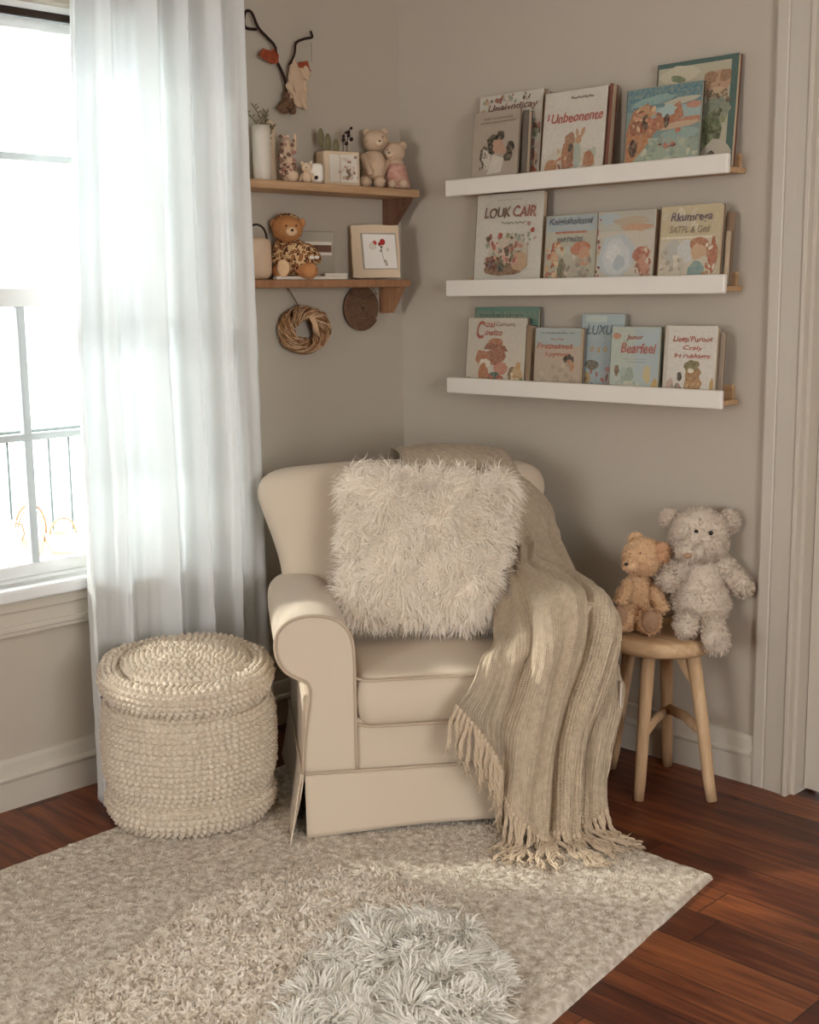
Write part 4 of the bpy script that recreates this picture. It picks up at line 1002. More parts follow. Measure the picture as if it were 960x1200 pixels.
book('storybook', .920, 1.128, Z2, .222, .022, -.090, 5, '#c9bfa8', '#7a5438', 'silvery storybook with a big round pale moon on the middle ledge',
     [],
     [('r', .5, .86, .96, .25, '#b4b3a4'), ('e', .2, .9, .2, .08, 0, '#a4b9c4'), ('e', .6, .86, .3, .06, 0, '#b9a284'), ('e', .7, .78, .3, .05, 0, '#c9926a'), ('e', .36, .40, .32, .30, 0, '#b4c2ca'), ('e', .36, .38, .25, .24, 0, '#c6ced0'), ('e', .3, .45, .12, .12, .4, '#d4d8d6'), ('e', .42, .32, .10, .10, 0, '#aab9c2'), ('e', .35, .08, .36, .07, 0, '#c4d0d6'), ('e', .80, .42, .16, .10, .2, '#b85840'), ('e', .84, .26, .12, .12, 0, '#c98264'), ('s', .84, .3, .24, .4, 20, .04, ['#c98a6a', '#d8c0a0', '#a84a3c']), ('s', .04, .5, .07, .8, 16, .03, ['#b84a3c', '#c9a27c', '#8a3030']), ('e', .85, .06, .08, .04, 0, '#5f7a60')], group=G2, seed=9)
book('storybook', 1.150, 1.352, Z2, .226, .018, -.098, 5, '#cdb88a', '#8a6a4c', 'yellow storybook picturing a red haired child on the middle ledge',
     [('Rkumrega', .52, .84, .68, .14, '#5a4a6a'), ('SATFL & Ged', .5, .70, .66, .09, '#9a8468')],
     [('r', .47, .60, .88, .03, '#ded2b4'), ('s', .35, .8, .55, .25, 10, .09, ['#d8cba8', '#cfc0a0']), ('r', .5, .3, .94, .54, '#c9bda4'), ('e', .25, .42, .18, .16, 0, '#b4b4ac'), ('e', .45, .42, .14, .14, 0, '#c6cac8'), ('s', .25, .25, .4, .35, 22, .05, ['#bdb4a0', '#d8cdb8', '#a99c88']), ('e', .66, .50, .15, .10, 0, '#b86a38'), ('e', .66, .42, .12, .10, 0, '#d0a070'), ('e', .64, .14, .13, .16, 0, '#6f9a98'), ('e', .9, .36, .07, .22, 0, '#b85a2c'), ('s', .88, .3, .2, .4, 16, .04, ['#c4542c', '#e0d0b8', '#b87a4c']), ('l', .3, .1, .3, .05, '#7a5a3c')], group=G2, seed=10)
book('thin_book', 1.340, 1.366, Z2, .205, .008, -.052, 4, '#a88460', '#9a7450', 'thin tan book standing against the wall at the right end of middle ledge', group=G2)
book('thin_book', 1.356, 1.370, Z2, .150, .008, -.075, 4, '#c9b08c', '#b0926c', 'short pale booklet at the right end of the middle ledge', group=G2)
# bottom ledge
book('picture_book', .385, .660, Z3, .262, .014, -.050, 4, '#5f9480', '#4c5a4c', 'green storybook peeking out behind the hatted bear book on the bottom ledge',
     [('Ths our gossnatons en moone', .42, .90, .7, .035, '#2c3a34')], [('r', .5, .9, .96, .1, '#5a8c7a')], group=G3)
book('storybook', .385, .640, Z3, .228, .014, -.088, 5, '#cfc4ae', '#8a5a3c', 'cream storybook with a bear wearing a hat on the bottom ledge',
     [('C', .24, .82, .14, .26, '#b8402c'), ('osi', .40, .905, .16, .09, '#b8402c'), ('Comasis', .66, .91, .34, .06, '#9a7a60'), ('owizo', .46, .79, .30, .09, '#c4583c')],
     [('e', .50, .64, .13, .07, 0, '#b8683c'), ('p', [(.30, .55), (.72, .52), (.66, .60), (.36, .64)], '#9a4e34'), ('e', .52, .45, .17, .12, 0, '#a8583c'), ('e', .28, .42, .12, .12, .3, '#b8643c'), ('e', .33, .34, .10, .07, 0, '#e0d4c0'), ('e', .31, .2, .09, .14, 0, '#b8682c'), ('e', .60, .28, .12, .10, 0, '#c9785c'), ('e', .25, .06, .06, .06, 0, '#3c6a60'), ('e', .5, .15, .10, .08, 0, '#2f6258'), ('e', .6, .08, .08, .10, 0, '#b03828'), ('e', .42, .05, .10, .05, 0, '#d0703c'), ('s', .45, .1, .4, .18, 14, .04, ['#b8402c', '#3f7a70', '#d89a5c']), ('e', .82, .2, .09, .12, 0, '#8a6a4c'), ('e', .9, .14, .10, .16, .3, '#c9a060'), ('e', .90, .32, .04, .06, 0, '#c9903c'), ('s', .88, .1, .2, .2, 14, .04, ['#c4843c', '#6a7a4c', '#e0c8a0']), ('e', .07, .08, .04, .06, 0, '#a87a5c')], group=G3, seed=12)
book('thin_book', .642, .662, Z3, .205, .030, -.086, 4, '#9a7a54', '#3f3a2c', 'dark green and ochre book edge right of the hatted bear book on the bottom ledge', group=G3)
book('storybook', .684, .868, Z3, .198, .020, -.092, 4, '#c0a890', '#8a6a4c', 'sky blue topped storybook with orange lettering and dark haired child on the bottom ledge',
     [('Frepsavat', .45, .70, .78, .12, '#c4502c'), ('Lyponr', .52, .575, .55, .09, '#c4502c'), ('seremamandor gst', .5, .915, .74, .03, '#5a5a54'), ('eureb', .5, .82, .28, .03, '#b85a4c')],
     [('r', .5, .85, .98, .28, '#9fb4b4'), ('e', .75, .50, .12, .08, 0, '#2a2a30'), ('e', .78, .41, .10, .09, 0, '#c07a4c'), ('e', .35, .3, .30, .2, 0, '#b8a48c'), ('s', .45, .22, .85, .4, 30, .08, ['#b8a48e', '#c4b098', '#ab957c']), ('s', .5, .05, .8, .06, 10, .03, ['#a85a4c', '#8a7460'])], group=G3, seed=13)
book('picture_book', .838, 1.000, Z3, .240, .014, -.056, 4, '#a9bfc0', '#8aa0a0', 'tall pale blue storybook standing behind two shorter books on the bottom ledge',
     [('LUXU', .45, .80, .6, .12, '#3f6a86'), ('e a o', .45, .55, .4, .07, '#c49a3c')],
     [('r', .35, .94, .5, .08, '#b9cfc6'), ('r', .5, .35, .96, .6, '#9db8c4'), ('e', .3, .35, .16, .06, 0, '#6a6a60'), ('e', .75, .3, .15, .04, 0, '#c4707c'), ('e', .2, .18, .08, .08, 0, '#c9a24c'), ('e', .8, .16, .1, .1, 0, '#c4703c'), ('s', .5, .15, .9, .3, 16, .05, ['#8f5a4c', '#c9b45c', '#7f9aa8', '#b85a50'])], group=G3, seed=14)
book('storybook', .985, 1.160, Z3, .204, .014, -.098, 4, '#b4c0b0', '#5a7a6c', 'pale teal storybook with red lettering and a little grey bird on the bottom ledge',
     [('Jonorr', .50, .84, .34, .09, '#b8443c'), ('Bearfeel', .58, .69, .72, .15, '#c4443c')],
     [('r', .75, .5, .48, .96, '#a4bcc2'), ('e', .12, .86, .09, .05, 0, '#c4805c'), ('e', .38, .28, .14, .12, .4, '#8aa496'), ('e', .28, .34, .08, .06, .4, '#9ab4a8'), ('e', .42, .13, .25, .08, 0, '#c4c4ac'), ('e', .77, .32, .08, .14, 0, '#c9b478'), ('e', .92, .12, .08, .16, -.3, '#c99a3c'), ('e', .15, .36, .05, .08, 0, '#7a5a40'), ('e', .1, .03, .12, .03, 0, '#a8705c'), ('e', .68, .06, .08, .04, 0, '#b8605c'), ('l', .5, .53, .5, .012, '#6a7a74'), ('l', .55, .49, .4, .015, '#6a7a74'), ('s', .4, .15, .6, .2, 12, .04, ['#b4b49c', '#9ab0a8'])], group=G3, seed=15)
book('storybook', 1.176, 1.350, Z3, .208, .018, -.098, 4, '#dcd4c6', '#b0a490', 'white storybook with a bear in a green cap on the bottom ledge',
     [("Lieep'Puroot", .55, .81, .76, .10, '#c03c34'), ('Craiy', .56, .69, .38, .08, '#c03c34'), ('lri rukkiggz', .56, .58, .70, .08, '#c4483c')],
     [('r', .045, .5, .07, .97, '#cfc6b6'), ('e', .58, .22, .17, .16, 0, '#b8803c'), ('e', .58, .36, .15, .13, 0, '#a8702f'), ('e', .56, .46, .15, .07, 0, '#7a7440'), ('e', .54, .385, .06, .035, 0, '#e0d4bc'), ('s', .58, .2, .25, .2, 12, .03, ['#8a4a28', '#d0a060', '#6a3c20']), ('e', .58, .07, .28, .07, 0, '#b88440'), ('e', .33, .30, .05, .06, 0, '#4a4640'), ('e', .30, .13, .06, .09, 0, '#8a8078'), ('e', .15, .17, .07, .10, 0, '#c9a496'), ('s', .22, .14, .3, .2, 14, .03, ['#b88474', '#8a8a7c', '#5a6a60']), ('e', .95, .15, .04, .16, 0, '#c9983c')], group=G3, seed=16)
book('thin_book', 1.352, 1.366, Z3, .190, .014, -.085, 4, '#a08a74', '#8c7460', 'thin brown book edge right of the green cap bear book on the bottom ledge', group=G3)

# ------------------------------------------------------------------ wooden wall shelves (on wall_left)
def wshelf(z, dep, y1, m, lab, br):
    r = empty('wall_shelf', (0, -.795, z), 0, lab, 'shelf', 'wooden shelves on the left wall')
    b = MB(); b.bbox((.001, .0, -.026), (dep, y1+.795, 0), .004, 2); b.build('shelf_board', m, r)
    for yb in (y1+.795-.036,):
        b = MB(); b.prism([(.002, -.026), (dep*.82, -.026), (dep*.78, -.038), (.045, -.115), (.002, -.115)], lambda u, w_, d: (u, d, w_), yb, yb+.030); b.build('bracket', br, r)
wshelf(1.802, .150, -.055, M['shelf'], 'upper pale wooden wall shelf with toys beside the curtain', M['shelf_dark'])
wshelf(1.500, .125, -.078, M['shelf_mid'], 'lower brown wooden wall shelf under the pale one', M['shelf_mid'])
ZA, ZB = 1.8025, 1.5005
def leopard_mat():
    m = mat('leopard_plush', '#b9885a', .95); nt = m.node_tree; N = nt.nodes; L = nt.links; b = N['Principled BSDF']
    tc = N.new('ShaderNodeTexCoord'); v = N.new('ShaderNodeTexVoronoi'); v.inputs['Scale'].default_value = 85; L.new(tc.outputs['Object'], v.inputs['Vector'])
    r = N.new('ShaderNodeValToRGB'); r.color_ramp.interpolation = 'CONSTANT'; e = r.color_ramp.elements
    e[0].position = 0; e[0].color = (*lin('#b8784a'), 1); e[1].position = .30; e[1].color = (*lin('#4a2c1c'), 1)
    k = e.new(.52); k.color = (*lin('#c9a678'), 1); L.new(v.outputs['Distance'], r.inputs[0]); L.new(r.outputs[0], b.inputs['Base Color'])
    return m
M['leopard'] = leopard_mat()

def decor():
    A45 = radians(45)
    # tall white vase with sprigs
    r = empty('tall_vase', (.085, -.690, ZA), 0, 'tall slim white ceramic vase next to the curtain on upper shelf', 'vase')
    MB().lathe([(.022, 0), (.026, .004), (.028, .03), (.029, .14), (.028, .168), (.025, .168), (.025, .15), (.022, .02)], n=32).build('body', M['ceramic'], r)
    s = empty('green_sprigs', (.060, -.648, ZA), 0, 'thin dusty green sprigs rising behind the slim white vase', 'plant')
    for k, (dx, dy, h) in enumerate(((-.005, -.06, .21), (.0, -.035, .225), (.005, -.01, .20), (-.004, .005, .215), (.0, .02, .17))):
        pts = crv([(0, 0, .0), (dx*.3, dy*.15, h*.5), (dx, dy*.6, h*.85), (dx*2, dy*1.3, h)], 10); b = MB(); b.tube([tuple(p) for p in pts], .0012, 5)
        for j in range(3, 10):
            for sg in (-1, 1):
                p = Vector(pts[j]); q = p+Vector((0, sg*.014, .012)); b.tube([p, (p+q)/2+Vector((0, 0, .002)), q], [.0008, .0022, .0005], 5)
        b.build('sprig', M['leaf'], s)
    # cream rounded paddle vase behind
    r = empty('paddle_vase', (.040, -.622, ZA), 0, 'cream flat vase with rounded top behind the flower figurine', 'vase')
    b = MB(); V, F = puffy(rrect(.021, .098, .020, 5), .022, .009, .002, lambda u, w_, d: (d, u, .098+w_), 6, 4); b.add(V, F); b.build('body', M['bear_pale'], r)
    # flower encrusted figurine (rabbit with flowers)
    r = empty('flower_figurine', (.095, -.592, ZA), A45, 'rough cream figurine covered in tiny dried roses on the upper shelf', 'figurine')
    plush_part('body', [('e', (0, 0, .045), (.026, .022, .045)), ('e', (-.004, 0, .105), (.02, .018, .035)), ('e', (.012, -.008, .02), (.022, .018, .020)), ('l', (.022, 0, .10), (.024, 0, .145), .007, .006)], M['bear_cream'], r)
    rg = random.Random(4); b = MB()
    for i in range(46):
        z = rg.uniform(.02, .14); a = rg.uniform(-2.6, -.4); b.ell((.026*cos(a)-.003, .024*sin(a), z), (.0055, .0055, .0055), n=8, m=6, color=lin(rg.choice(['#a87468', '#c9a08c', '#7a5c4a', '#d8c0a8'])), noise=.5, seed=i)
    b.build('dried_roses', M['vcol'], r, True)
    # baby bear
    r = empty('bear_figurine', (.118, -.535, ZA), A45, 'tiny cream bear figurine between flower figurine and white cup', 'figurine')
    plush_part('body', [('e', (0, 0, .018), (.020, .018, .020)), ('l', (-.016, -.006, .024), (-.02, -.016, .010), .006, .006), ('l', (.016, -.006, .024), (.02, -.016, .010), .006, .006)], M['bear_cream'], r)
    h = plush_part('head', [('e', (0, -.004, .048), (.0175, .016, .016)), ('e', (-.014, -.002, .062), (.006, .004, .006)), ('e', (.014, -.002, .062), (.006, .004, .006)), ('e', (0, -.018, .044), (.007, .006, .006))], M['bear_pale'], r)
    plush_part('nose', [('e', (0, -.0245, .046), (.0022, .0015, .0016))], M['eye'], h)
    # white cup / tea light with hole
    r = empty('tealight_house', (.125, -.502, ZA), A45, 'small white rounded ceramic house with a dark round hole', 'ornament')
    b = MB(); V, F = puffy(rrect(.024, .031, .014, 5), .034, .006, .001, lambda u, w_, d: (u, -d, .032+w_), 6, 4); b.add(V, F); b.build('body', M['ceramic'], r)
    b = MB(); b.lathe([(.0055, 0), (.0055, .0012)], n=16); o = b.build('hole', M['eye'], r); o.rotation_euler = (radians(90), 0, 0); o.location = (.002, -.0185, .017)
    # square planter box
    r = empty('square_planter', (.070, -.358, ZA), radians(78), 'square cream planter box with floral relief and dried stems', 'planter')
    b = MB(); b.bbox((-.068, -.030, 0), (.068, .030, .112), .007, 3); b.build('box', M['bear_pale'], r)
    b = MB(); b.bbox((-.050, -.0325, .012), (-.012, -.029, .10), .002); b.bbox((-.008, -.0325, .012), (.056, -.029, .10), .002); b.build('relief_panel', M['ceramic'], r)
    b = MB(); rg = random.Random(8)
    for i in range(34):
        a = rg.gauss(.02, .014); z = rg.uniform(.022, .095); b.ell((a, -.034, z), (.005, .002, .005), n=8, m=5, color=lin(rg.choice(['#8a7460', '#c9b49c', '#b08a74', '#d8c8b4'])), noise=.6, seed=i)
    b.build('relief_flowers', M['vcol'], r, True)
    for k, (x, h, m_) in enumerate(((-.052, .175, 'leaf'), (-.03, .16, 'leaf'), (-.005, .145, 'leaf'), (.02, .175, 'twig'), (.035, .19, 'twig'))):
        b = MB(); pts = crv([(x, 0, .10), (x*1.1, 0, .10+(h-.1)*.6), (x*1.3, -.004, h)], 8); b.tube([tuple(p) for p in pts], .0014, 5)
        if m_ == 'leaf': b.ell((x*1.2, 0, h-.02), (.012, .003, .030), n=12, m=8)
        else:
            for j in range(4): b.ell((x*1.3+.006*cos(j*1.7), -.004+.006*sin(j*1.7), h-.012*j), (.007, .006, .007), n=8, m=6, noise=.5, seed=j)
        b.build('stem', M[m_], r)
    # hugging teddies
    r = empty('teddy_bear', (.072, -.190, ZA), A45, 'cream teddy bear hugging the pink dressed one on upper shelf', 'teddy bear')
    C = M['bear_cream']; k = dict(fl=.004, fw=.0014)
    plush_part('body', [('e', (-.005, .0, .075), (.042, .034, .055))], C, r, 700, seed=31, **k)
    h = plush_part('head', [('e', (.003, -.004, .160), (.040, .034, .034))], C, r, 700, seed=32, **k)
    plush_part('muzzle', [('e', (.014, -.034, .150), (.016, .012, .012))], M['bear_pale'], h)
    plush_part('nose', [('e', (.017, -.046, .153), (.0045, .003, .003))], M['eye'], h)
    for x in (.003, .028): plush_part('eye', [('e', (x, -.034, .168), (.0024, .002, .0024))], M['eye'], h)
    for x in (-.026, .034): plush_part('ear', [('e', (x, .0, .187), (.012, .007, .012))], C, h, 120, seed=33, **k)
    plush_part('arm', [('l', (-.036, -.012, .105), (-.018, -.038, .055), .014, .012)], C, r, 250, seed=34, **k)
    for x in (-.034, .016): plush_part('leg', [('l', (x*.8, -.015, .022), (x, -.052, .020), .019, .019)], C, r, 300, seed=35, **k)
    r = empty('teddy_bear', (.096, -.118, ZA), A45, 'cream teddy bear in a pink dress at the right end of upper shelf', 'teddy bear')
    plush_part('body', [('e', (0, .0, .065), (.034, .03, .045))], C, r, 400, seed=41, **k)
    h = plush_part('head', [('e', (-.006, -.002, .125), (.038, .032, .032))], C, r, 600, seed=42, **k)
    plush_part('ear', [('e', (.026, .0, .145), (.014, .007, .014))], C, h, 120, seed=43, **k); plush_part('ear', [('e', (-.030, .004, .153), (.011, .006, .011))], C, h, 100, seed=44, **k)
    plush_part('muzzle', [('e', (-.018, -.030, .116), (.014, .011, .011))], M['bear_pale'], h); plush_part('nose', [('e', (-.020, -.041, .119), (.004, .003, .003))], M['eye'], h)
    for x in (-.026, -.003): plush_part('eye', [('e', (x, -.031, .130), (.0022, .002, .0022))], M['eye'], h)
    pk = mat('pink_dress', '#b98474', .9, noise=(60, '#d8b8a4', .5, 2))
    b = MB(); b.lathe([(.028, .085), (.034, .07), (.040, .045), (.046, .012), (.044, .002), (.036, .004)], (.004, -.004, 0), 28); o = b.build('dress', pk, r); o['label'] = 'pink dress'
    plush_part('arm', [('l', (-.026, -.015, .09), (-.040, -.034, .065), .011, .010)], C, r, 160, seed=45, **k)
    for x in (-.012, .026): plush_part('leg', [('l', (x, -.03, .016), (x, -.058, .016), .013, .014)], C, r, 160, seed=46, **k)
    # ---- lower shelf
    r = empty('cloth_bag', (.075, -.712, ZB), A45, 'pale rounded bag with brown handle half hidden by the curtain', 'bag')
    b = MB(); V, F = puffy(rrect(.045, .066, .028, 5), .05, .022, .006, lambda u, w_, d: (u, -d, .066+w_), 6, 5); b.add(V, F); b.build('body', M['bear_cream'], r)
    b = MB(); b.tube([(.032*cos(a), -.004, .125+.045*sin(a)) for a in np.linspace(-.1, pi+.1, 17)], .0035, 8); b.build('handle', M['twig'], r)
    r = empty('plush_bear', (.080, -.566, ZB), A45, 'orange plush bear in leopard print on the lower shelf', 'plush toy')
    O = M['orange']; Lp = M['leopard']
    plush_part('body', [('e', (0, 0, .072), (.055, .042, .060)), ('e', (.028, -.01, .055), (.045, .036, .042))], Lp, r)
    h = plush_part('head', [('e', (-.018, -.006, .160), (.050, .042, .042))], O, r, 500, seed=51, fl=.004)
    plush_part('hood', [('e', (-.020, .006, .180), (.044, .036, .032))], Lp, h)
    plush_part('muzzle', [('e', (-.002, -.044, .150), (.020, .014, .015))], M['bear_tan'], h); plush_part('nose', [('e', (.002, -.058, .153), (.005, .003, .004))], M['eye'], h)
    for x in (-.018, .014): plush_part('eye', [('e', (x, -.046, .168), (.003, .002, .003))], M['eye'], h)
    for x in (-.060, .026): plush_part('ear', [('e', (x, .0, .178), (.014, .008, .016))], O, h)
    for p0, p1 in (((-.045, -.01, .105), (-.055, -.035, .065)), ((.045, -.01, .095), (.075, -.03, .065))): plush_part('arm', [('l', p0, p1, .020, .018)], Lp, r)
    for p0, p1 in (((-.035, -.02, .030), (-.042, -.060, .026)), ((.030, -.02, .030), (.055, -.055, .026))):
        lg = plush_part('leg', [('l', p0, p1, .024, .025)], O, r, 200, seed=52, fl=.004)
    plush_part('paw_pad', [('e', (-.028, -.085, .036), (.021, .006, .028))], M['bear_tan'], r)
    plush_part('cuff_bow', [('e', (.062, -.058, .068), (.010, .006, .006)), ('e', (.078, -.056, .068), (.008, .005, .006))], M['ceramic'], r)
    # small drawer organiser
    r = empty('drawer_box', (.048, -.450, ZB), radians(80), 'small grey white box with two slots behind the leopard plush', 'box')
    gm = mat('greige_box', '#a39a8a', .7); b = MB(); b.bbox((-.080, -.026, .0), (.062, .026, .155), .003); b.build('body', gm, r)
    b = MB(); b.bbox((-.050, -.0275, .112), (.050, -.025, .122), .001); b.bbox((-.050, -.0275, .078), (.050, -.025, .088), .001); b.build('white_strip', M['ceramic'], r)
    b = MB(); b.bbox((-.048, -.027, .089), (.048, -.0255, .111), .001); b.build('slot', M['shelf_dark'], r)
    r = empty('white_tray', (.108, -.500, ZB), radians(88), 'flat white tray lying along the front of the lower shelf', 'tray')
    b = MB(); b.bbox((-.165, -.012, 0), (.125, .012, .010), .002); b.bbox((.03, -.013, .010), (.125, -.009, .020), .001); b.build('tray_body', M['ceramic'], r)
    # canvas with flower card
    r = empty('canvas_board', (.095, -.212, ZB), radians(60), 'cream deckled board with a red flower card on lower shelf', 'picture', rot=(radians(-7), 0, radians(60)))
    ol = rrect(.083, .089, .004, 2); rg = random.Random(2); ol = [(x+rg.uniform(-.0015, .0015), z+rg.uniform(-.0015, .0015)+(.004*math.exp(-((x-.0)/.02)**2) if z > .08 else 0)) for x, z in ol]
    b = MB(); b.prism(ol, lambda u, w_, d: (u, d, .0945+w_), 0, .014); b.build('board', M['bear_pale'], r)
    b = MB(); b.prism([(-.046, -.06), (.074, -.06), (.070, .062), (-.052, .062)], lambda u, w_, d: (u, d, .0945+w_), -.005, -.0005); o = b.build('grey_mat', gm, r)
    b = MB(); b.prism([(-.042, -.058), (.072, -.058), (.067, .056), (-.046, .058)], lambda u, w_, d: (u, d, .0945+w_), -.008, -.0052); card = b.build('flower_card', M['ledge_white'], r)
    b = MB(); rg = random.Random(1)
    for (x, z, s, c) in ((.022, .125, .010, '#a8302a'), (-.005, .122, .008, '#b8443c'), (.012, .118, .007, '#8a2c24'), (.018, .108, .005, '#6a6a4c'), (.016, .096, .004, '#8a8a74'), (-.012, .112, .012, '#cfc6b4'), (.03, .060, .006, '#a8a08c'), (.034, .050, .006, '#b4aa94'), (.04, .10, .006, '#c4bca8')):
        b.ell((x, -.0088, z), (s, .0006, s*1.1), n=12, m=6, color=lin(c), noise=.5, seed=int(s*1e4))
    b.tube([(.018, -.0088, .112), (.020, -.0088, .085), (.026, -.0088, .062)], .0008, 5, color=lin('#7a7a60')); b.build('flower_drawing', M['vcol'], card, True)
    # ---- hanging things
    r = empty('wicker_wreath', (.030, -.487, 1.338), 0, 'round woven brown wreath hanging on a string below the lower shelf', 'wreath')
    for k in range(11):
        b = MB(); rg = random.Random(k); pts = []
        a0 = rg.uniform(0, 6)
        for i in range(49):
            a = 2*pi*i/48; tw = a*3+a0; rr = .058+.018*cos(tw)+.006*sin(k*1.3); pts.append((.000+.020*sin(tw), rr*1.30*cos(a), rr*.93*sin(a)))
        b.tube(pts, .0075, 6, cap=False); b.build('woven_strand', M['wicker'], r)
    b = MB(); rg = random.Random(77)
    for i in range(150):
        a = rg.uniform(0, 2*pi); tw = rg.uniform(-.4, 2.2); L = rg.uniform(.25, .6); pts = []
        for k in range(6):
            aa = a+L*k/5; rr = .058+(.026)*cos(tw+k*.12); pts.append((.028*sin(tw+k*.12)+.002*rg.random(), rr*1.30*cos(aa), rr*.93*sin(aa)))
        b.tube(pts, .0012, 4)
    b.build('loose_fibres', M['bear_tan'], r)
    b = MB(); b.tube([(0, -.015, .065), (-.01, -.045, .12), (-.022, -.060, .148)], .0018, 6); b.build('hanging_string', M['string'], r)
    b = MB()
    for i in range(6): b.tube([(.024, .0+.004*i, .045), (.03, .012+.003*i, .02), (.026, .016+.006*i, -.01-.004*i)], [.003, .003, .001], 5)
    b.build('straw_tuft', M['bear_tan'], r)
    r = empty('woven_disc', (.014, -.214, 1.405), 0, 'flat spiral woven brown disc hanging under the lower shelf', 'wall ornament')
    b = MB(); pts = []
    for i in range(420):
        a = 2*pi*i/42; rr = .0035+.0088*(i/42)
        if rr > .082: break
        pts.append((.004*math.sqrt(max(0, 1-(rr/.088)**2))*2, rr*cos(a)*1.0, rr*.92*sin(a)))
    b.tube(pts, .0052, 6); b.build('woven_coil', M['wicker_dark'], r)
    b = MB(); b.tube([(.012, -.062, .050), (.006, -.040, .078), (.004, -.02, .080)], .0012, 5); b.tube([(.012, .066, .045), (.006, .046, .078), (.004, .02, .080)], .0012, 5); b.tube([(.012, -.060, .05), (.013, 0, .03), (.012, .064, .047)], .0012, 5); b.build('hanging_string', M['string'], r)
    # ---- twig wall hanging
    r = empty('twig_wall_hanging', (.018, -.512, 2.165), 0, 'dark forked twig wall hanging with two red leaves and dried bloom', 'wall ornament')
    def Y(px, py): return (0, (px-345)*.00345, -(py-70)*.00300)     # wall plane, metres
    def path(L, r_): b = MB(); q = crv([(.006+.006*sin(i*2.1),)+Y(*p)[1:] for i, p in enumerate(L)], 40); b.tube([tuple(k) for k in q], r_, 7); return b
    b = path([(340, 106), (338, 88), (336, 74), (328, 62), (326, 50), (318, 40), (308, 33), (300, 20), (296, 19), (292, 28), (293, 36), (307, 35)], .0048); b.build('twig', M['twig'], r)
    b = path([(344, 66), (349, 54), (354, 42), (362, 37), (371, 34), (373, 29), (371, 28)], .0040); b.build('twig', M['twig'], r)
    rd = mat('red_leaf', '#8c3c24', .7, noise=(60, '#a85a34', .6, 2))
    def leaf(P): 
        b = MB(); V = [Y(*p) for p in P]; b.prism([(v[1], v[2]) for v in V], lambda u, w_, d: (d+.1*abs(u+.06) , u, w_), .006, .012); return b.build('leaf', rd, r)
    leaf([(306, 62), (311, 54), (320, 55), (326, 52), (330, 58), (329, 66), (322, 68), (314, 65)])
    leaf([(349, 66), (354, 62), (362, 60), (364, 68), (366, 70), (361, 73), (355, 70)])
    b = MB(); rg = random.Random(12); c0 = Y(351, 88); b.ell((.016, c0[1]-.006, c0[2]+.018), (.016, .030, .052), Matrix.Rotation(.35, 3, 'X'), 20, 14, noise=.35, nsc=60); b.ell((.014, c0[1]+.016, c0[2]-.02), (.012, .020, .036), Matrix.Rotation(.5, 3, 'X'), 18, 12, noise=.4, nsc=60, seed=3)
    for i in range(26):
        a = rg.uniform(-1, 1); q = Y(350+a*9+rg.uniform(-3, 8), 84+rg.uniform(-16, 22)); b.ell((.016+rg.uniform(-.004, .012), q[1], q[2]), (.006, .011, .022), Matrix.Rotation(rg.uniform(.1, .7), 3, 'X'), 12, 8, noise=.5, nsc=90, seed=i)
    o = b.build('dried_bloom', M['bear_cream'], r); o['label'] = 'pale dried flower head'
    b = MB(); rg = random.Random(3)
    for i in range(16): q = Y(340+rg.uniform(-10, 10), 106+rg.uniform(-8, 8)); b.ell((.015+rg.uniform(-.005, .006), q[1], q[2]), (.011, .013, .011), n=10, m=8, noise=.6, nsc=80, seed=i)
    b.build('seed_cluster', M['wicker_dark'], r)
    b = MB(); b.tube([(.012,)+Y(370, 40)[1:], (.014,)+Y(369, 60)[1:]], .0006, 5); b.build('thread', M['string'], r)
decor()

# ------------------------------------------------------------------ light, camera, render settings
wd = bpy.data.worlds.new('sky'); SC.world = wd; wd.use_nodes = True
bg = wd.node_tree.nodes['Background']; bg.inputs[0].default_value = (.975, .985, 1.0, 1); bg.inputs[1].default_value = 5.6

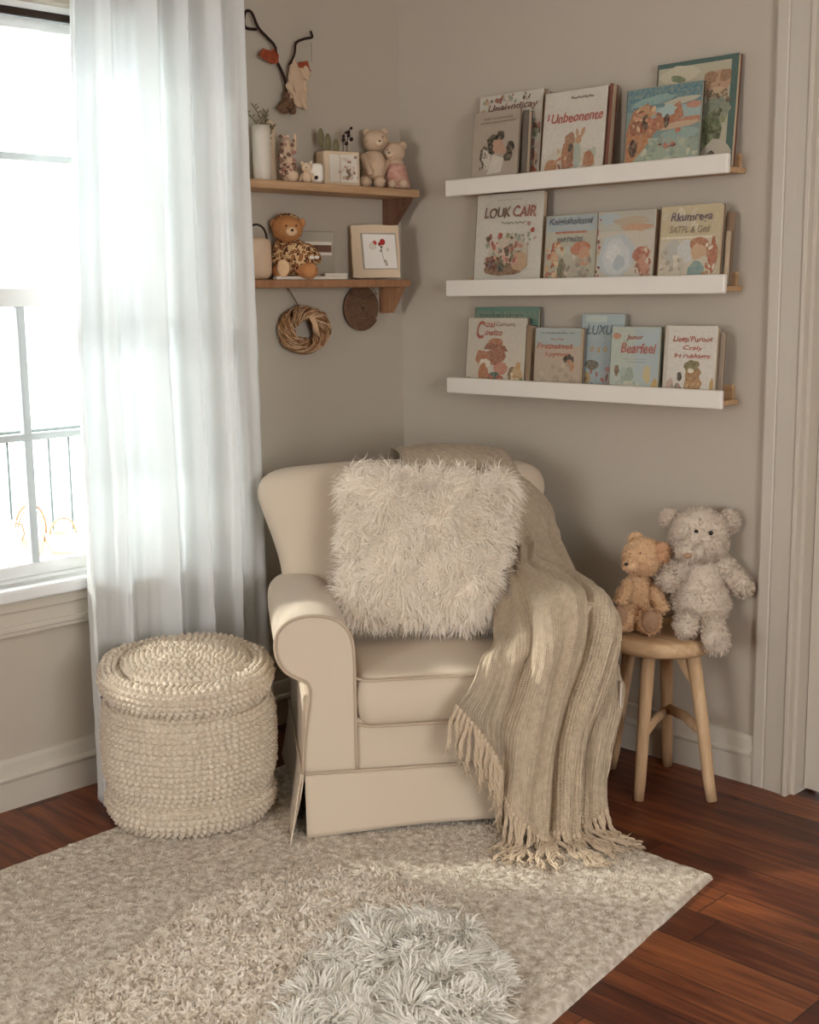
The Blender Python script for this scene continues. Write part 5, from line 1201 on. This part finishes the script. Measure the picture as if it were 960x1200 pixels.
def portal(name, loc, rot, sx, sy):
    l = bpy.data.lights.new(name, 'AREA'); l.shape = 'RECTANGLE'; l.size = sx; l.size_y = sy; l.cycles.is_portal = True
    o = bpy.data.objects.new(name, l); o.location = loc; o.rotation_euler = rot; COL.objects.link(o); return o
portal('window_portal', (-.16, (WY0+WY1)/2, (WZ0+WZ1)/2), (0, radians(-90), 0), WZ1-WZ0, WY1-WY0)
portal('window_portal_near', (-.16, (V0+V1)/2, (WZ0+WZ1)/2), (0, radians(-90), 0), WZ1-WZ0, V1-V0)  # this and the next two serve the windows added for fill light
portal('window_portal_east', (XR+.11, (E0+E1)/2, 1.475), (0, radians(90), 0), 1.55, 1.6)
portal('window_portal_back', (1.95, YN-.11, 1.5), (radians(90), 0, 0), 1.5, 1.5)

sun = bpy.data.lights.new('low_sun', 'SUN'); sun.energy = 13.0; sun.angle = radians(9); sun.color = (1.0, .96, .90)
so = bpy.data.objects.new('low_sun', sun); COL.objects.link(so)
so.rotation_euler = Vector((1.35, .98, -.98)).to_track_quat('-Z', 'Y').to_euler()

cam = bpy.data.cameras.new('camera'); co = bpy.data.objects.new('camera', cam); COL.objects.link(co); SC.camera = co
cam.sensor_fit = 'HORIZONTAL'; cam.sensor_width = 36; cam.lens = 36*1489.9/960; cam.clip_start = .05
yaw, pit, rol = radians(135.033), radians(-9.729), radians(-.731)
f = Vector((cos(yaw)*cos(pit), sin(yaw)*cos(pit), sin(pit))); r0 = f.cross(Vector((0, 0, 1))).normalized(); u0 = r0.cross(f)
rr = r0*cos(rol)+u0*sin(rol); uu = u0*cos(rol)-r0*sin(rol)
mt = Matrix((rr, uu, -f)).transposed().to_4x4(); mt.translation = Vector((3.2919, -3.2627, 1.45)); co.matrix_world = mt

vs = SC.view_settings; vs.view_transform = 'Standard'; vs.look = 'None'; vs.gamma = 1; vs.use_curve_mapping = False; vs.exposure = 1.24
cy_ = SC.cycles
try:
    cy_.use_denoising = True; cy_.denoiser = 'OPENIMAGEDENOISE'; cy_.max_bounces = 10; cy_.diffuse_bounces = 6; cy_.transparent_max_bounces = 12
    cy_.sample_clamp_indirect = 6; cy_.caustics_reflective = False; cy_.caustics_refractive = False
except Exception: pass
